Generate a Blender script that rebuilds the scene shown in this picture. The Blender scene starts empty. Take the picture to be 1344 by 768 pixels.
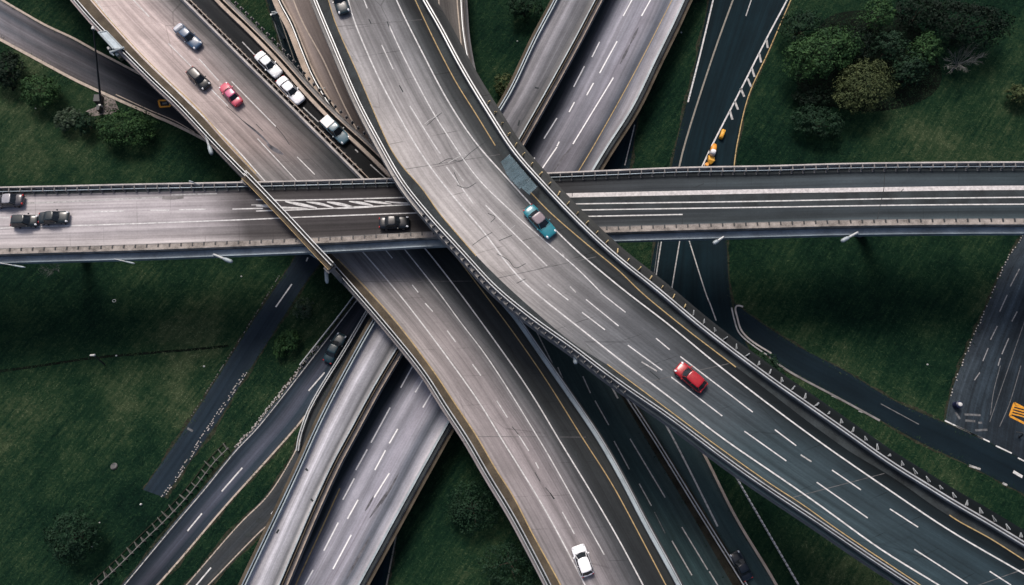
import bpy, math, random
import numpy as np
from mathutils import Vector, Matrix

random.seed(7)
rng = np.random.default_rng(7)
sc = bpy.context.scene
COL = sc.collection

# ------------------------------------------------------------------ camera
F = 1000.0; CX, CY = 672.0, 384.0; HC = 112.0
_d = Vector(((690 - CX) / F, -(640 - CY) / F, -1.0)).normalized()
Q = _d.rotation_difference(Vector((0, 0, -1)))
RM = Q.to_matrix()
cam = bpy.data.cameras.new('drone_camera')
cam.sensor_width = 36.0; cam.lens = 36.0 * F / 1344.0; cam.clip_end = 3000; cam.clip_start = 0.5
camo = bpy.data.objects.new('drone_camera', cam); COL.objects.link(camo)
camo.location = (0, 0, HC); camo.rotation_euler = Q.to_euler()
sc.camera = camo

def at(px, py, z=0.0):
    """a point of the place: where the sight line through a traced point meets height z"""
    r = RM @ Vector(((px - CX) / F, -(py - CY) / F, -1.0))
    t = (z - HC) / r.z
    return Vector((r.x * t, r.y * t, z))

# ------------------------------------------------------------------ light
SUN_AZ = Vector((0.30, -1.0, 0)).normalized(); SUN_EL = math.radians(52)
sd = SUN_AZ * math.cos(SUN_EL) + Vector((0, 0, -math.sin(SUN_EL)))
sun = bpy.data.lights.new('sun', 'SUN'); sun.energy = 2.1; sun.angle = math.radians(18.0); sun.color = (1.0, 0.91, 0.85)
suno = bpy.data.objects.new('sun', sun); COL.objects.link(suno); suno.location = (-30, 80, 150)
suno.rotation_euler = sd.to_track_quat('-Z', 'Y').to_euler()
w = bpy.data.worlds.new('World'); sc.world = w; w.use_nodes = True
nt = w.node_tree; bg = nt.nodes['Background']
sky = nt.nodes.new('ShaderNodeTexSky'); sky.sky_type = 'NISHITA'; sky.sun_disc = False
sky.air_density = .55; sky.dust_density = 4.0; sky.ozone_density = .6; sky.sun_elevation = SUN_EL; sky.sun_rotation = math.atan2(-SUN_AZ.x, -SUN_AZ.y)
nt.links.new(sky.outputs[0], bg.inputs[0]); bg.inputs[1].default_value = 0.12
sc.view_settings.view_transform = 'Standard'; sc.view_settings.look = 'None'
sc.view_settings.exposure = 0.52; sc.view_settings.gamma = 1.0
sc.view_settings.use_curve_mapping = False
sc.cycles.max_bounces = 5; sc.cycles.transparent_max_bounces = 6

# ------------------------------------------------------------------ materials
def new_mat(name):
    m = bpy.data.materials.new(name); m.use_nodes = True
    return m, m.node_tree, m.node_tree.nodes['Principled BSDF']

def mth(nt, op, a, b=None, c=None):
    n = nt.nodes.new('ShaderNodeMath'); n.operation = op
    for i, v in enumerate((a, b, c)):
        if v is None: continue
        if isinstance(v, (int, float)): n.inputs[i].default_value = v
        else: nt.links.new(v, n.inputs[i])
    return n.outputs[0]

def mulcol(nt, col, fac_val):
    n = nt.nodes.new('ShaderNodeVectorMath'); n.operation = 'SCALE'
    if isinstance(col, tuple): n.inputs[0].default_value = col
    else: nt.links.new(col, n.inputs[0])
    nt.links.new(fac_val, n.inputs['Scale']); return n.outputs[0]

def noise(nt, vec, scale, detail=3, rough=0.55, dim='3D'):
    n = nt.nodes.new('ShaderNodeTexNoise'); n.noise_dimensions = dim
    n.inputs['Scale'].default_value = scale; n.inputs['Detail'].default_value = detail
    n.inputs['Roughness'].default_value = rough
    if vec is not None: nt.links.new(vec, n.inputs['Vector'])
    return n.outputs[0]

def maprange(nt, v, a, b, c, d):
    n = nt.nodes.new('ShaderNodeMapRange')
    for i, x in enumerate((a, b, c, d)): n.inputs[i + 1].default_value = x
    nt.links.new(v, n.inputs[0]); return n.outputs[0]

def ramp(nt, fac, stops, interp='LINEAR'):
    n = nt.nodes.new('ShaderNodeValToRGB'); cr = n.color_ramp; cr.interpolation = interp
    stops = sorted(stops)
    cr.elements.remove(cr.elements[1]); cr.elements[0].position = stops[0][0]; cr.elements[0].color = (*stops[0][1], 1)
    for p, c in stops[1:]:
        e = cr.elements.new(p); e.color = (*c, 1)
    nt.links.new(fac, n.inputs[0]); return n.outputs[0]

def mixc(nt, fac, a, b):
    n = nt.nodes.new('ShaderNodeMix'); n.data_type = 'RGBA'
    for s, v in ((0, fac), (6, a), (7, b)):
        if isinstance(v, (int, float)): n.inputs[s].default_value = v
        elif isinstance(v, tuple): n.inputs[s].default_value = (*v, 1)
        else: nt.links.new(v, n.inputs[s])
    return n.outputs[2]

def objvec(nt, sx=1, sy=1, sz=1, rot=0):
    t = nt.nodes.new('ShaderNodeNewGeometry'); m = nt.nodes.new('ShaderNodeMapping')
    m.inputs['Scale'].default_value = (sx, sy, sz); src = t.outputs['Position']
    if rot:
        r_ = nt.nodes.new('ShaderNodeMapping'); r_.inputs['Rotation'].default_value = (0, 0, rot); nt.links.new(src, r_.inputs[0]); src = r_.outputs[0]
    nt.links.new(src, m.inputs[0]); return m.outputs[0]

def plain(name, col, rough=0.7, spec=0.3, var=0.25, scale=1.2, metal=0.0):
    m, nt, b = new_mat(name)
    v = objvec(nt)
    a = noise(nt, v, scale, 4); c = noise(nt, v, scale * 9, 3)
    f = mth(nt, 'ADD', maprange(nt, a, .25, .75, 1 - var, 1 + var), maprange(nt, c, .25, .75, -var * .5, var * .5))
    nt.links.new(mulcol(nt, col, f), b.inputs['Base Color'])
    b.inputs['Roughness'].default_value = rough; b.inputs['Specular IOR Level'].default_value = spec
    b.inputs['Metallic'].default_value = metal
    return m

def paint_mat(name, col, wear=0.35):
    """painted road marking, worn by traffic"""
    m, nt, b = new_mat(name)
    v = objvec(nt)
    a = noise(nt, v, 2.2, 5, .7); f = maprange(nt, a, .3, .62, 1 - wear, 1.0)
    nt.links.new(mulcol(nt, col, f), b.inputs['Base Color'])
    b.inputs['Roughness'].default_value = .75; b.inputs['Specular IOR Level'].default_value = .2
    return m

def road_mat(name, across, along=None, streak=0.35, grain=0.12, joint=0.0, spec=0.15, rough=.85, seed=0.0, crack=0.0):
    """road surfacing: tone by lane (across), by stretch (along), which on some roads paints shade in; tyre polish and dirt streaked along the traffic"""
    m, nt, b = new_mat(name)
    uvm = nt.nodes.new('ShaderNodeUVMap'); uvm.uv_map = 'metres'
    uvf = nt.nodes.new('ShaderNodeUVMap'); uvf.uv_map = 'fraction'
    sm = nt.nodes.new('ShaderNodeSeparateXYZ'); nt.links.new(uvm.outputs[0], sm.inputs[0])
    sf = nt.nodes.new('ShaderNodeSeparateXYZ'); nt.links.new(uvf.outputs[0], sf.inputs[0])
    wob = noise(nt, uvm.outputs[0], .05, 3)
    tt = mth(nt, 'ADD', sf.outputs[1], maprange(nt, wob, .3, .7, -.025, .025))
    col = ramp(nt, tt, across)
    def mv(sx, sy, o):
        mp = nt.nodes.new('ShaderNodeMapping'); mp.inputs['Scale'].default_value = (sx, sy, 1)
        mp.inputs['Location'].default_value = (seed + o, seed * 1.7 - o, 0)
        nt.links.new(uvm.outputs[0], mp.inputs[0]); return mp.outputs[0]
    s1 = noise(nt, mv(.018, 1.5, 0), 1.0, 3, .6); s2 = noise(nt, mv(.006, .55, 9), 1.0, 2); s3 = noise(nt, mv(.05, 5.0, 4), 1.0, 2)
    f = maprange(nt, s1, .28, .72, 1 - streak, 1 + streak * .7)
    f = mth(nt, 'MULTIPLY', f, maprange(nt, s2, .3, .7, 1 - streak * .8, 1 + streak * .55))
    f = mth(nt, 'MULTIPLY', f, maprange(nt, s3, .3, .7, 1 - streak * .35, 1 + streak * .25))
    b1 = noise(nt, mv(.16, .30, 2), 1.0, 6, .7)
    f = mth(nt, 'MULTIPLY', f, maprange(nt, b1, .3, .7, 1 - grain * 2.0, 1 + grain * 1.3))
    g = noise(nt, mv(3.5, 3.5, 1), 1.0, 3, .8); f = mth(nt, 'MULTIPLY', f, maprange(nt, g, .3, .7, 1 - grain, 1 + grain))
    if joint:
        fr = mth(nt, 'FRACT', mth(nt, 'MULTIPLY', sm.outputs[0], 1 / 4.6))
        j = mth(nt, 'LESS_THAN', fr, .016)
        jn = noise(nt, mv(.11, .3, 6), 1.0, 2); jm = maprange(nt, jn, .48, .62, 0, joint)
        f = mth(nt, 'MULTIPLY', f, mth(nt, 'SUBTRACT', 1.0, mth(nt, 'MULTIPLY', j, jm)))
    if crack:
        vo = nt.nodes.new('ShaderNodeTexVoronoi'); vo.feature = 'DISTANCE_TO_EDGE'
        nt.links.new(mv(.05, .16, 3), vo.inputs['Vector']); vo.inputs['Scale'].default_value = 1.0
        cm = mth(nt, 'LESS_THAN', vo.outputs[0], .006)
        cn = noise(nt, mv(.06, .06, 5), 1.0, 2); ck = maprange(nt, cn, .5, .6, 0, crack)
        f = mth(nt, 'MULTIPLY', f, mth(nt, 'SUBTRACT', 1.0, mth(nt, 'MULTIPLY', cm, ck)))
    if along:
        al = ramp(nt, mth(nt, 'ADD', sf.outputs[0], maprange(nt, wob, .3, .7, -.012, .012)), [(p, v if isinstance(v, tuple) else (v, v, v)) for p, v in along])
        mm = nt.nodes.new('ShaderNodeVectorMath'); mm.operation = 'MULTIPLY'; nt.links.new(col, mm.inputs[0]); nt.links.new(al, mm.inputs[1]); col = mm.outputs[0]
    nt.links.new(mulcol(nt, col, f), b.inputs['Base Color'])
    b.inputs['Roughness'].default_value = rough; b.inputs['Specular IOR Level'].default_value = spec
    bp = nt.nodes.new('ShaderNodeBump'); bp.inputs['Strength'].default_value = .25; bp.inputs['Distance'].default_value = .02
    nt.links.new(g, bp.inputs['Height']); nt.links.new(bp.outputs[0], b.inputs['Normal'])
    return m

PINK = (.50, .435, .42); GREY = (.36, .34, .345); MID = (.20, .195, .20); DARK = (.085, .09, .095)
M = {}
M['white'] = paint_mat('white_road_paint', (.60, .60, .59), .5)
M['white_strip'] = paint_mat('worn_white_strip', (.56, .54, .53), .45)
M['white_worn'] = paint_mat('worn_white_paint', (.42, .42, .41), .6)
M['white_fresh'] = paint_mat('fresh_white_paint', (.78, .78, .78), .25)
M['white_mid'] = paint_mat('scrubbed_white_paint', (.27, .275, .28), .65)
M['white_faint'] = paint_mat('faint_white_paint', (.14, .145, .15), .7)
M['yellow'] = paint_mat('yellow_road_paint', (.42, .31, .15), .5)
M['ochre'] = paint_mat('orange_road_paint', (.62, .28, .03), .4)
M['greyline'] = paint_mat('dull_grey_paint', (.22, .21, .18), .4)
M['cream'] = paint_mat('cream_kerb_paint', (.42, .36, .30), .4)
M['conc'] = plain('pale_concrete', (.36, .34, .32), .85, .2, .3, .6)
M['conc_dark'] = plain('weathered_concrete', (.16, .155, .15), .9, .2, .35, .5)
M['conc_under'] = plain('girder_concrete', (.13, .13, .13), .9, .15, .3, .4)
M['beige'] = plain('beige_concrete', (.36, .30, .245), .85, .2, .3, .7)
M['greybeige'] = plain('grey_beige_concrete', (.22, .20, .18), .9, .15, .55, .9)
M['olive'] = plain('rusty_olive_strip', (.072, .060, .044), .9, .15, .4, .5)
M['steel'] = plain('galvanised_steel', (.36, .38, .385), .45, .5, .25, .5, .25)
M['bluesteel'] = plain('blue_grey_steel', (.19, .235, .265), .5, .4, .35, .35, .2)
M['palebeam'] = plain('pale_blue_beam', (.27, .315, .33), .5, .4, .25, .4, .1)
M['stain'] = plain('oil_stain', (.10, .10, .11), .85, .15, .5, 1.2)
M['joint'] = plain('joint_rubber', (.10, .10, .10), .9, .1, .6, 1.5)
M['fence'] = plain('weathered_fence', (.085, .088, .08), .9, .1, .3, 2)
M['gutter'] = plain('dark_gutter', (.022, .028, .03), .8, .25, .5, .5)  # one even dark tone for gutters, gaps, cracks and seams
M['darkmetal'] = plain('dark_metal', (.025, .028, .03), .5, .4, .2, 2)
M['wood'] = plain('bark', (.06, .05, .04), .9, .1, .4, 3)
M['deadwood'] = plain('bare_grey_bark', (.12, .125, .12), .9, .1, .3, 3)
M['gravel'] = plain('pale_gravel', (.17, .15, .14), .95, .1, .5, 1.0)
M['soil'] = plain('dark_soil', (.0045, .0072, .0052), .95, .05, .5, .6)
M['stone'] = plain('white_stone', (.5, .5, .48), .8, .2, .15, 3)
M['post_y'] = plain('yellowed_bracket', (.42, .33, .17), .6, .3, .3, 2)
M['post_w'] = plain('pale_bracket', (.25, .27, .28), .6, .3, .3, 2)
M['tyre'] = plain('tyre_rubber', (.012, .012, .012), .8, .2, .2, 8)
M['rim'] = plain('alloy_rim', (.35, .35, .36), .35, .5, .1, 8, .6)
M['headlight'] = plain('headlight_lens', (.6, .62, .64), .15, .6, .1, 8)
M['taillight'] = plain('taillight_lens', (.35, .01, .01), .25, .5, .1, 8)
M['redlens'] = M['taillight']
M['orange'] = plain('orange_machine_paint', (.62, .25, .025), .45, .4, .2, 2)
M['amber'] = plain('yellow_plastic', (.66, .34, .04), .5, .4, .15, 2)
M['whitepaint'] = plain('white_machine_paint', (.7, .7, .7), .4, .4, .1, 2)

def carpaint(name, col, rough=.28):
    m, nt, b = new_mat(name)
    v = objvec(nt); a = noise(nt, v, 3, 3)
    nt.links.new(mulcol(nt, col, maprange(nt, a, .3, .7, .9, 1.08)), b.inputs['Base Color'])
    b.inputs['Roughness'].default_value = rough; b.inputs['Specular IOR Level'].default_value = .45
    b.inputs['Coat Weight'].default_value = .25; b.inputs['Coat Roughness'].default_value = .12
    return m
def glassmat(name, col):
    m, nt, b = new_mat(name)
    b.inputs['Base Color'].default_value = (*col, 1); b.inputs['Roughness'].default_value = .2
    b.inputs['Specular IOR Level'].default_value = .35
    return m
M['carglass'] = glassmat('dark_car_glass', (.012, .016, .02))
M['pinkglass'] = glassmat('pale_sunroof_glass', (.20, .165, .18))
m, nt, b = new_mat('smear_glass')
b.inputs['Roughness'].default_value = .15
v = objvec(nt, 1, 1, 1); sn = noise(nt, objvec(nt, .35, .35, .35), 1.0, 1)
b.inputs['Base Color'].default_value = (.13, .20, .23, 1)
sk = noise(nt, objvec(nt, .25, 1.6, .3, -.85), 1.0, 1)
nt.links.new(mth(nt, 'MULTIPLY', maprange(nt, sn, .3, .7, .3, .52), maprange(nt, sk, .3, .7, .45, 1.1)), b.inputs['Alpha'])
M['smear'] = m  # translucent glass that stands in for a blur on the flyover

def leafmat(name, c1, c2, c3):
    m, nt, b = new_mat(name)
    a = noise(nt, objvec(nt), .9, 3); d = noise(nt, objvec(nt), 9.0, 2)
    f = mth(nt, 'ADD', mth(nt, 'MULTIPLY', a, .6), mth(nt, 'MULTIPLY', d, .4))
    nt.links.new(ramp(nt, f, [(.32, c1), (.5, c2), (.68, c3)]), b.inputs['Base Color'])
    b.inputs['Roughness'].default_value = .7; b.inputs['Specular IOR Level'].default_value = .12
    return m
M['leaf_green'] = leafmat('green_leaves', (.009, .027, .011), (.022, .057, .020), (.048, .102, .031))
M['leaf_olive'] = leafmat('olive_leaves', (.020, .031, .013), (.043, .060, .024), (.082, .098, .040))
M['leaf_dark'] = leafmat('dark_leaves', (.005, .015, .009), (.010, .028, .015), (.02, .05, .023))
M['leaf_black'] = leafmat('darkest_needles', (.0022, .006, .004), (.004, .0115, .0065), (.008, .022, .0115))
M['leaf_grey'] = leafmat('grey_green_leaves', (.018, .032, .02), (.042, .066, .042), (.08, .11, .07))

STRAW = [(255, 440, 11, .075), (240, 530, 12, .065), (140, 560, 10, .03), (1075, 475, 9, .06), (1170, 540, 7, .05), (1000, 150, 8, .06), (60, 225, 9, .05), (1290, 420, 8, .045), (265, 690, 5, .05), (1190, 190, 12, .03), (40, 80, 7, .05)]
# grass on the ground: broad tone, straw drifts, mower streaks, fine speckle
def grass_fac(nt):
    n1 = noise(nt, objvec(nt), .030, 3, .55); n2 = noise(nt, objvec(nt), .14, 4, .6); n3 = noise(nt, objvec(nt), 2.4, 4, .8)
    n4 = noise(nt, objvec(nt, .16, 2.0, 1, -.95), 1.0, 3, .65); n5 = noise(nt, objvec(nt), .75, 3, .6)
    f = mth(nt, 'ADD', mth(nt, 'MULTIPLY', n1, .34), mth(nt, 'MULTIPLY', n2, .20))
    f = mth(nt, 'ADD', f, mth(nt, 'ADD', mth(nt, 'MULTIPLY', n3, .16), mth(nt, 'MULTIPLY', n4, .19)))
    f = mth(nt, 'ADD', f, mth(nt, 'MULTIPLY', n5, .12))
    wob = maprange(nt, n2, .3, .7, .35, 1.35)
    for px, py, r_, k in STRAW:                       # soft drifts of paler straw tone
        g = nt.nodes.new('ShaderNodeNewGeometry'); dn = nt.nodes.new('ShaderNodeVectorMath'); dn.operation = 'DISTANCE'
        nt.links.new(g.outputs['Position'], dn.inputs[0]); dn.inputs[1].default_value = tuple(at(px, py, 0))
        q = nt.nodes.new('ShaderNodeMapRange'); q.interpolation_type = 'SMOOTHSTEP'; nt.links.new(dn.outputs['Value'], q.inputs[0])
        q.inputs[1].default_value = r_; q.inputs[2].default_value = 0; q.inputs[3].default_value = 0; q.inputs[4].default_value = k
        f = mth(nt, 'ADD', f, mth(nt, 'MULTIPLY', q.outputs[0], wob))
    return f, n3
m, nt, b = new_mat('mown_grass')
f, n3 = grass_fac(nt)
gcol = ramp(nt, f, [(.40, (0.0018, 0.0081, 0.0055)), (.46, (0.0037, 0.0141, 0.0085)), (.51, (0.0074, 0.0226, 0.0116)), (.555, (0.0154, 0.0336, 0.0159)), (.62, (0.0391, 0.0564, 0.0281))])
nt.links.new(gcol, b.inputs['Base Color']); b.inputs['Roughness'].default_value = .95; b.inputs['Specular IOR Level'].default_value = .03
bp = nt.nodes.new('ShaderNodeBump'); bp.inputs['Strength'].default_value = .9; bp.inputs['Distance'].default_value = .2
nt.links.new(n3, bp.inputs['Height']); nt.links.new(bp.outputs[0], b.inputs['Normal'])
M['grass'] = m
m, nt, b = new_mat('grass_blades')
f, n3 = grass_fac(nt)
gi = nt.nodes.new('ShaderNodeNewGeometry')
f = mth(nt, 'ADD', f, maprange(nt, gi.outputs['Random Per Island'], 0, 1, -.06, .06))
nt.links.new(ramp(nt, f, [(.40, (0.0025, 0.0104, 0.0068)), (.46, (0.0051, 0.0190, 0.0107)), (.52, (0.0111, 0.0312, 0.0152)), (.58, (0.0268, 0.0503, 0.0232)), (.66, (0.0772, 0.0980, 0.0537))]), b.inputs['Base Color'])
b.inputs['Roughness'].default_value = .8; b.inputs['Specular IOR Level'].default_value = .05
M['blades'] = m

# ------------------------------------------------------------------ mesh helpers
class MB:
    def __init__(s): s.v = []; s.f = []; s.sm = False
    def quadstrip(s, A, B):
        n = len(A); o = len(s.v); s.v += [tuple(p) for p in A] + [tuple(p) for p in B]
        for i in range(n - 1): s.f.append((o + i, o + n + i, o + n + i + 1, o + i + 1))
    def loft(s, rings, closed=True, caps=True):
        o = len(s.v); k = len(rings[0])
        for r in rings: s.v += [tuple(p) for p in r]
        for i in range(len(rings) - 1):
            for j in range(k if closed else k - 1):
                a = o + i * k + j; b = o + i * k + (j + 1) % k
                s.f.append((a, b, b + k, a + k))
        if caps and closed:
            s.f.append(tuple(o + j for j in range(k))[::-1]); e = o + (len(rings) - 1) * k
            s.f.append(tuple(e + j for j in range(k)))
    def box(s, c, sx, sy, sz, rz=0.0, taper=1.0):
        ca, sa = math.cos(rz), math.sin(rz); o = len(s.v)
        for zz in (0, 1):
            k = taper if zz else 1.0
            for ax, ay in ((-1, -1), (1, -1), (1, 1), (-1, 1)):
                x, y = ax * sx / 2 * k, ay * sy / 2 * k
                s.v.append((c[0] + x * ca - y * sa, c[1] + x * sa + y * ca, c[2] + zz * sz))
        for q in ((3, 2, 1, 0), (4, 5, 6, 7), (0, 1, 5, 4), (1, 2, 6, 5), (2, 3, 7, 6), (3, 0, 4, 7)): s.f.append(tuple(o + i for i in q))
    def tube(s, pts, r, seg=8):
        pts = [Vector(p) for p in pts]; rs = r if isinstance(r, (list, tuple)) else [r] * len(pts)
        rings = []
        for i, p in enumerate(pts):
            t = (pts[min(i + 1, len(pts) - 1)] - pts[max(i - 1, 0)]).normalized()
            up = Vector((0, 0, 1)) if abs(t.z) < .95 else Vector((1, 0, 0))
            a = t.cross(up).normalized(); b2 = t.cross(a)
            rings.append([p + (a * math.cos(q) + b2 * math.sin(q)) * rs[i] for q in [2 * math.pi * k / seg for k in range(seg)]])
        s.loft(rings)
    def build(s, name, mat, parent=None, smooth=False):
        me = bpy.data.meshes.new(name); me.from_pydata(s.v, [], s.f); me.materials.append(mat)
        if smooth:
            me.polygons.foreach_set('use_smooth', [True] * len(me.polygons))
        me.update()
        o = bpy.data.objects.new(name, me); COL.objects.link(o)
        if parent: o.parent = parent
        return o

def tag(o, label=None, cat=None, group=None, kind=None):
    if label: o['label'] = label
    if cat: o['category'] = cat
    if group: o['group'] = group
    if kind: o['kind'] = kind
    return o
def empty(name, loc=(0, 0, 0), rz=0.0, label=None, cat=None, group=None):
    o = bpy.data.objects.new(name, None); COL.objects.link(o); o.location = loc; o.rotation_euler = (0, 0, rz)
    o.empty_display_size = .3
    return tag(o, label, cat, group)
def copy_tree(o, parent=None):
    c = o.copy(); COL.objects.link(c)
    if parent: c.parent = parent
    for ch in o.children: copy_tree(ch, c)
    return c

def catmull(P, n):
    """smooth curve through points, n samples uniform by length"""
    P = np.array([tuple(p) for p in P], float)
    if len(P) == 2: P = np.array([P[0], (P[0] + P[1]) / 2, P[1]])
    E = np.vstack([2 * P[0] - P[1], P, 2 * P[-1] - P[-2]])
    out = []
    for i in range(1, len(E) - 2):
        p0, p1, p2, p3 = E[i - 1], E[i], E[i + 1], E[i + 2]
        t = np.linspace(0, 1, 24, endpoint=False)[:, None]
        # centripetal-ish: damped tangents
        d = np.linalg.norm(p2 - p1)
        m1 = (p2 - p0) / (np.linalg.norm(p2 - p1) + np.linalg.norm(p1 - p0)) * d
        m2 = (p3 - p1) / (np.linalg.norm(p3 - p2) + np.linalg.norm(p2 - p1)) * d
        h00 = 2 * t**3 - 3 * t**2 + 1; h10 = t**3 - 2 * t**2 + t; h01 = -2 * t**3 + 3 * t**2; h11 = t**3 - t**2
        out.append(h00 * p1 + h10 * m1 + h01 * p2 + h11 * m2)
    C = np.vstack(out + [E[-2][None]])
    s = np.concatenate([[0], np.cumsum(np.linalg.norm(np.diff(C, axis=0), axis=1))])
    q = np.linspace(0, s[-1], n)
    # light smoothing keeps hand traced wobble out
    R = np.stack([np.interp(q, s, C[:, k]) for k in range(3)], 1)
    for _ in range(6):
        R[1:-1] = .25 * R[:-2] + .5 * R[1:-1] + .25 * R[2:]
    return R

def trace(px, z, n=120):
    return catmull([at(x, y, z) for x, y in px], n)
EXT = 70.0
def outside(p):
    q = RM.transposed() @ (Vector(p) - Vector((0, 0, HC)))
    x, y = CX + F * q.x / -q.z, CY - F * q.y / -q.z
    return x < 3 or x > 1341 or y < 3 or y > 765
def run_on(C):
    """continue a curve straight on where it leaves the picture; returns curve, points added before, after"""
    a = b = 0; P = [C]; k = max(2, len(C) // 12)
    if outside(C[0]):
        t = C[0] - C[k]; t[2] = 0; t /= np.linalg.norm(t); P.insert(0, np.stack([C[0] + t * EXT * f for f in (1, .66, .33)])); a = 3
    if outside(C[-1]):
        t = C[-1] - C[-1 - k]; t[2] = 0; t /= np.linalg.norm(t); P.append(np.stack([C[-1] + t * EXT * f for f in (.33, .66, 1)])); b = 3
    return np.vstack(P), a, b
def normals(C):
    t = np.gradient(C, axis=0); t[:, 2] = 0; t /= np.linalg.norm(t, axis=1)[:, None]
    return np.stack([t[:, 1], -t[:, 0], np.zeros(len(t))], 1)      # to the right of travel
def offset(C, d): return C + normals(C) * d
def lift(C, z): D = C.copy(); D[:, 2] += z; return D

def sheet(name, L, R, mat, parent=None, dz=0.0, nt_=14, keep=None):
    """a surface between two edge curves with metre and fraction UVs"""
    mid0 = (L + R) / 2
    a_ = outside(L[0]) and outside(R[0]); b_ = outside(L[-1]) and outside(R[-1]); n0 = len(L)
    L, la, lb = run_on(L); R, ra, rb = run_on(R); pa, pb = min(la, ra), min(lb, rb)
    L = L[la - pa:len(L) - (lb - pb)]; R = R[ra - pa:len(R) - (rb - pb)]
    n = len(L); T = np.linspace(0, 1, nt_ + 1)
    V = (L[:, None, :] * (1 - T)[None, :, None] + R[:, None, :] * T[None, :, None]); V[:, :, 2] += dz
    mid = (L + R) / 2; s = np.concatenate([[0], np.cumsum(np.linalg.norm(np.diff(mid, axis=0), axis=1))])
    wd = np.linalg.norm(R - L, axis=1)[pa:pa + n0]
    fr = np.clip((s - s[pa]) / (s[pa + n0 - 1] - s[pa]), 0, 1)
    fs = []
    for i in range(n - 1):
        for j in range(nt_):
            a = i * (nt_ + 1) + j; fs.append((a, a + 1, a + nt_ + 2, a + nt_ + 1))
    me = bpy.data.meshes.new(name); me.from_pydata(V.reshape(-1, 3).tolist(), [], fs)
    me.uv_layers.new(name='metres'); me.uv_layers.new(name='fraction'); um = me.uv_layers['metres']; uf = me.uv_layers['fraction']
    vi = np.empty(len(me.loops), int); me.loops.foreach_get('vertex_index', vi)
    ii, jj = vi // (nt_ + 1), vi % (nt_ + 1)
    um.data.foreach_set('uv', np.stack([s[ii], T[jj] * wd.mean()], 1).astype(np.float32).ravel())
    uf.data.foreach_set('uv', np.stack([fr[ii], T[jj]], 1).astype(np.float32).ravel())
    if me.polygons[0].normal.z < 0: me.flip_normals()
    me.materials.append(mat); me.update()
    o = bpy.data.objects.new(name, me); COL.objects.link(o)
    if parent: o.parent = parent
    return o

def sweepbox(mb, C, o0, o1, z0, z1):
    """box section swept along a curve; o0..o1 to the right of travel"""
    C = run_on(C)[0]; a, b = offset(C, o0), offset(C, o1)
    rings = [[(a[i, 0], a[i, 1], C[i, 2] + z0), (b[i, 0], b[i, 1], C[i, 2] + z0), (b[i, 0], b[i, 1], C[i, 2] + z1), (a[i, 0], a[i, 1], C[i, 2] + z1)] for i in range(len(C))]
    mb.loft(rings)
def sbox(name, C, o0, o1, z0, z1, mat, parent):
    mb = MB(); sweepbox(mb, C, o0, o1, z0, z1); return mb.build(name, mat, parent)

def ribbon(mb, px, z, wd, n=None):
    C = trace(px, z, n or max(3, min(90, 12 * len(px))))
    if len(px) > 2: C = run_on(C)[0]
    mb.quadstrip(offset(C, -wd / 2), offset(C, wd / 2))
def lines(name, plist, z, wd, mat, parent):
    for px in plist:
        mb = MB(); ribbon(mb, px, z, wd, 6 if len(px) == 2 else None)
        o = mb.build(name, mat, parent)
    return o
def spindle(name, px, z, wd, mat, parent):
    """painted stroke that tapers at both ends"""
    C = trace(px, z, 16); N = normals(C); k = np.sin(np.linspace(.12, math.pi - .12, 16))[:, None] ** .7 * wd / 2
    mb = MB(); mb.quadstrip(C - N * k, C + N * k); return mb.build(name, mat, parent)

def posts(C, off, spacing, mk, parent, name, s0=0.0, s1=1.0, cap=98, rot=0.0, jit=0.0):
    """repeated posts along a curve, each its own object sharing one mesh"""
    seg = np.linalg.norm(np.diff(C, axis=0), axis=1); s = np.concatenate([[0], np.cumsum(seg)])
    a, b = s0 * s[-1], s1 * s[-1]; k = int(min(cap, max(2, (b - a) / spacing)))
    N = normals(C); out = []
    for q in np.linspace(a, b, k):
        p = [np.interp(q, s, C[:, j]) for j in range(3)]; nn = [np.interp(q, s, N[:, j]) for j in range(2)]
        if out: o = out[0].copy(); COL.objects.link(o)
        else: o = mk(); o.name = name
        o.parent = parent; o.location = (p[0] + nn[0] * off, p[1] + nn[1] * off, p[2])
        o.rotation_euler = (0, 0, math.atan2(nn[1], nn[0]) + rot + random.uniform(-jit, jit)); out.append(o)
        if jit: o.scale = (random.uniform(.65, 1.25), random.uniform(.7, 1.3), random.uniform(.6, 1.1))
    return out
def gusset(mat, l=.75, h=.8, t=.09, direction=1):
    """triangular bracket plate with a foot, long side across the edge"""
    def mk():
        mb = MB(); d = direction
        mb.loft([[(-l / 2 * d, y, .02), (l / 2 * d, y, .02), (l / 2 * d, y, h), (l * .3 * d, y, h)] for y in (-t / 2, t / 2)])
        mb.box((0, 0, .0), l * 1.05, t * 2.6, .05)
        return mb.build('post', mat)
    return mk
def stub(mat, sx, sy, h):
    def mk():
        mb = MB(); mb.box((0, 0, 0), sx, sy, h, 0, .85); mb.box((0, 0, 0), sx * 1.5, sy * 1.4, .05); return mb.build('post', mat)
    return mk

GROUND_POLYS = []
def note_poly(L, R):
    if len(L) == len(R) and outside(L[0]) == outside(R[0]) and outside(L[-1]) == outside(R[-1]): L, R = run_on(L)[0], run_on(R)[0]
    e = (R - L) / np.linalg.norm(R - L, axis=1)[:, None]; k = rng.uniform(.05, .55, (len(L), 1)); k2 = rng.uniform(.05, .55, (len(L), 1))
    GROUND_POLYS.append(np.vstack([(L + e * k)[:, :2], (R - e * k2)[::-1, :2]]))

# ------------------------------------------------------------------ ground
mb = MB(); S = 900
mb.v = [(-S, -S, 0), (S, -S, 0), (S, S, 0), (-S, S, 0)]; mb.f = [(0, 1, 2, 3)]
tag(mb.build('ground', M['grass']), 'dark green mown grass around and beneath the interchange', 'ground', kind='structure')

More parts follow.
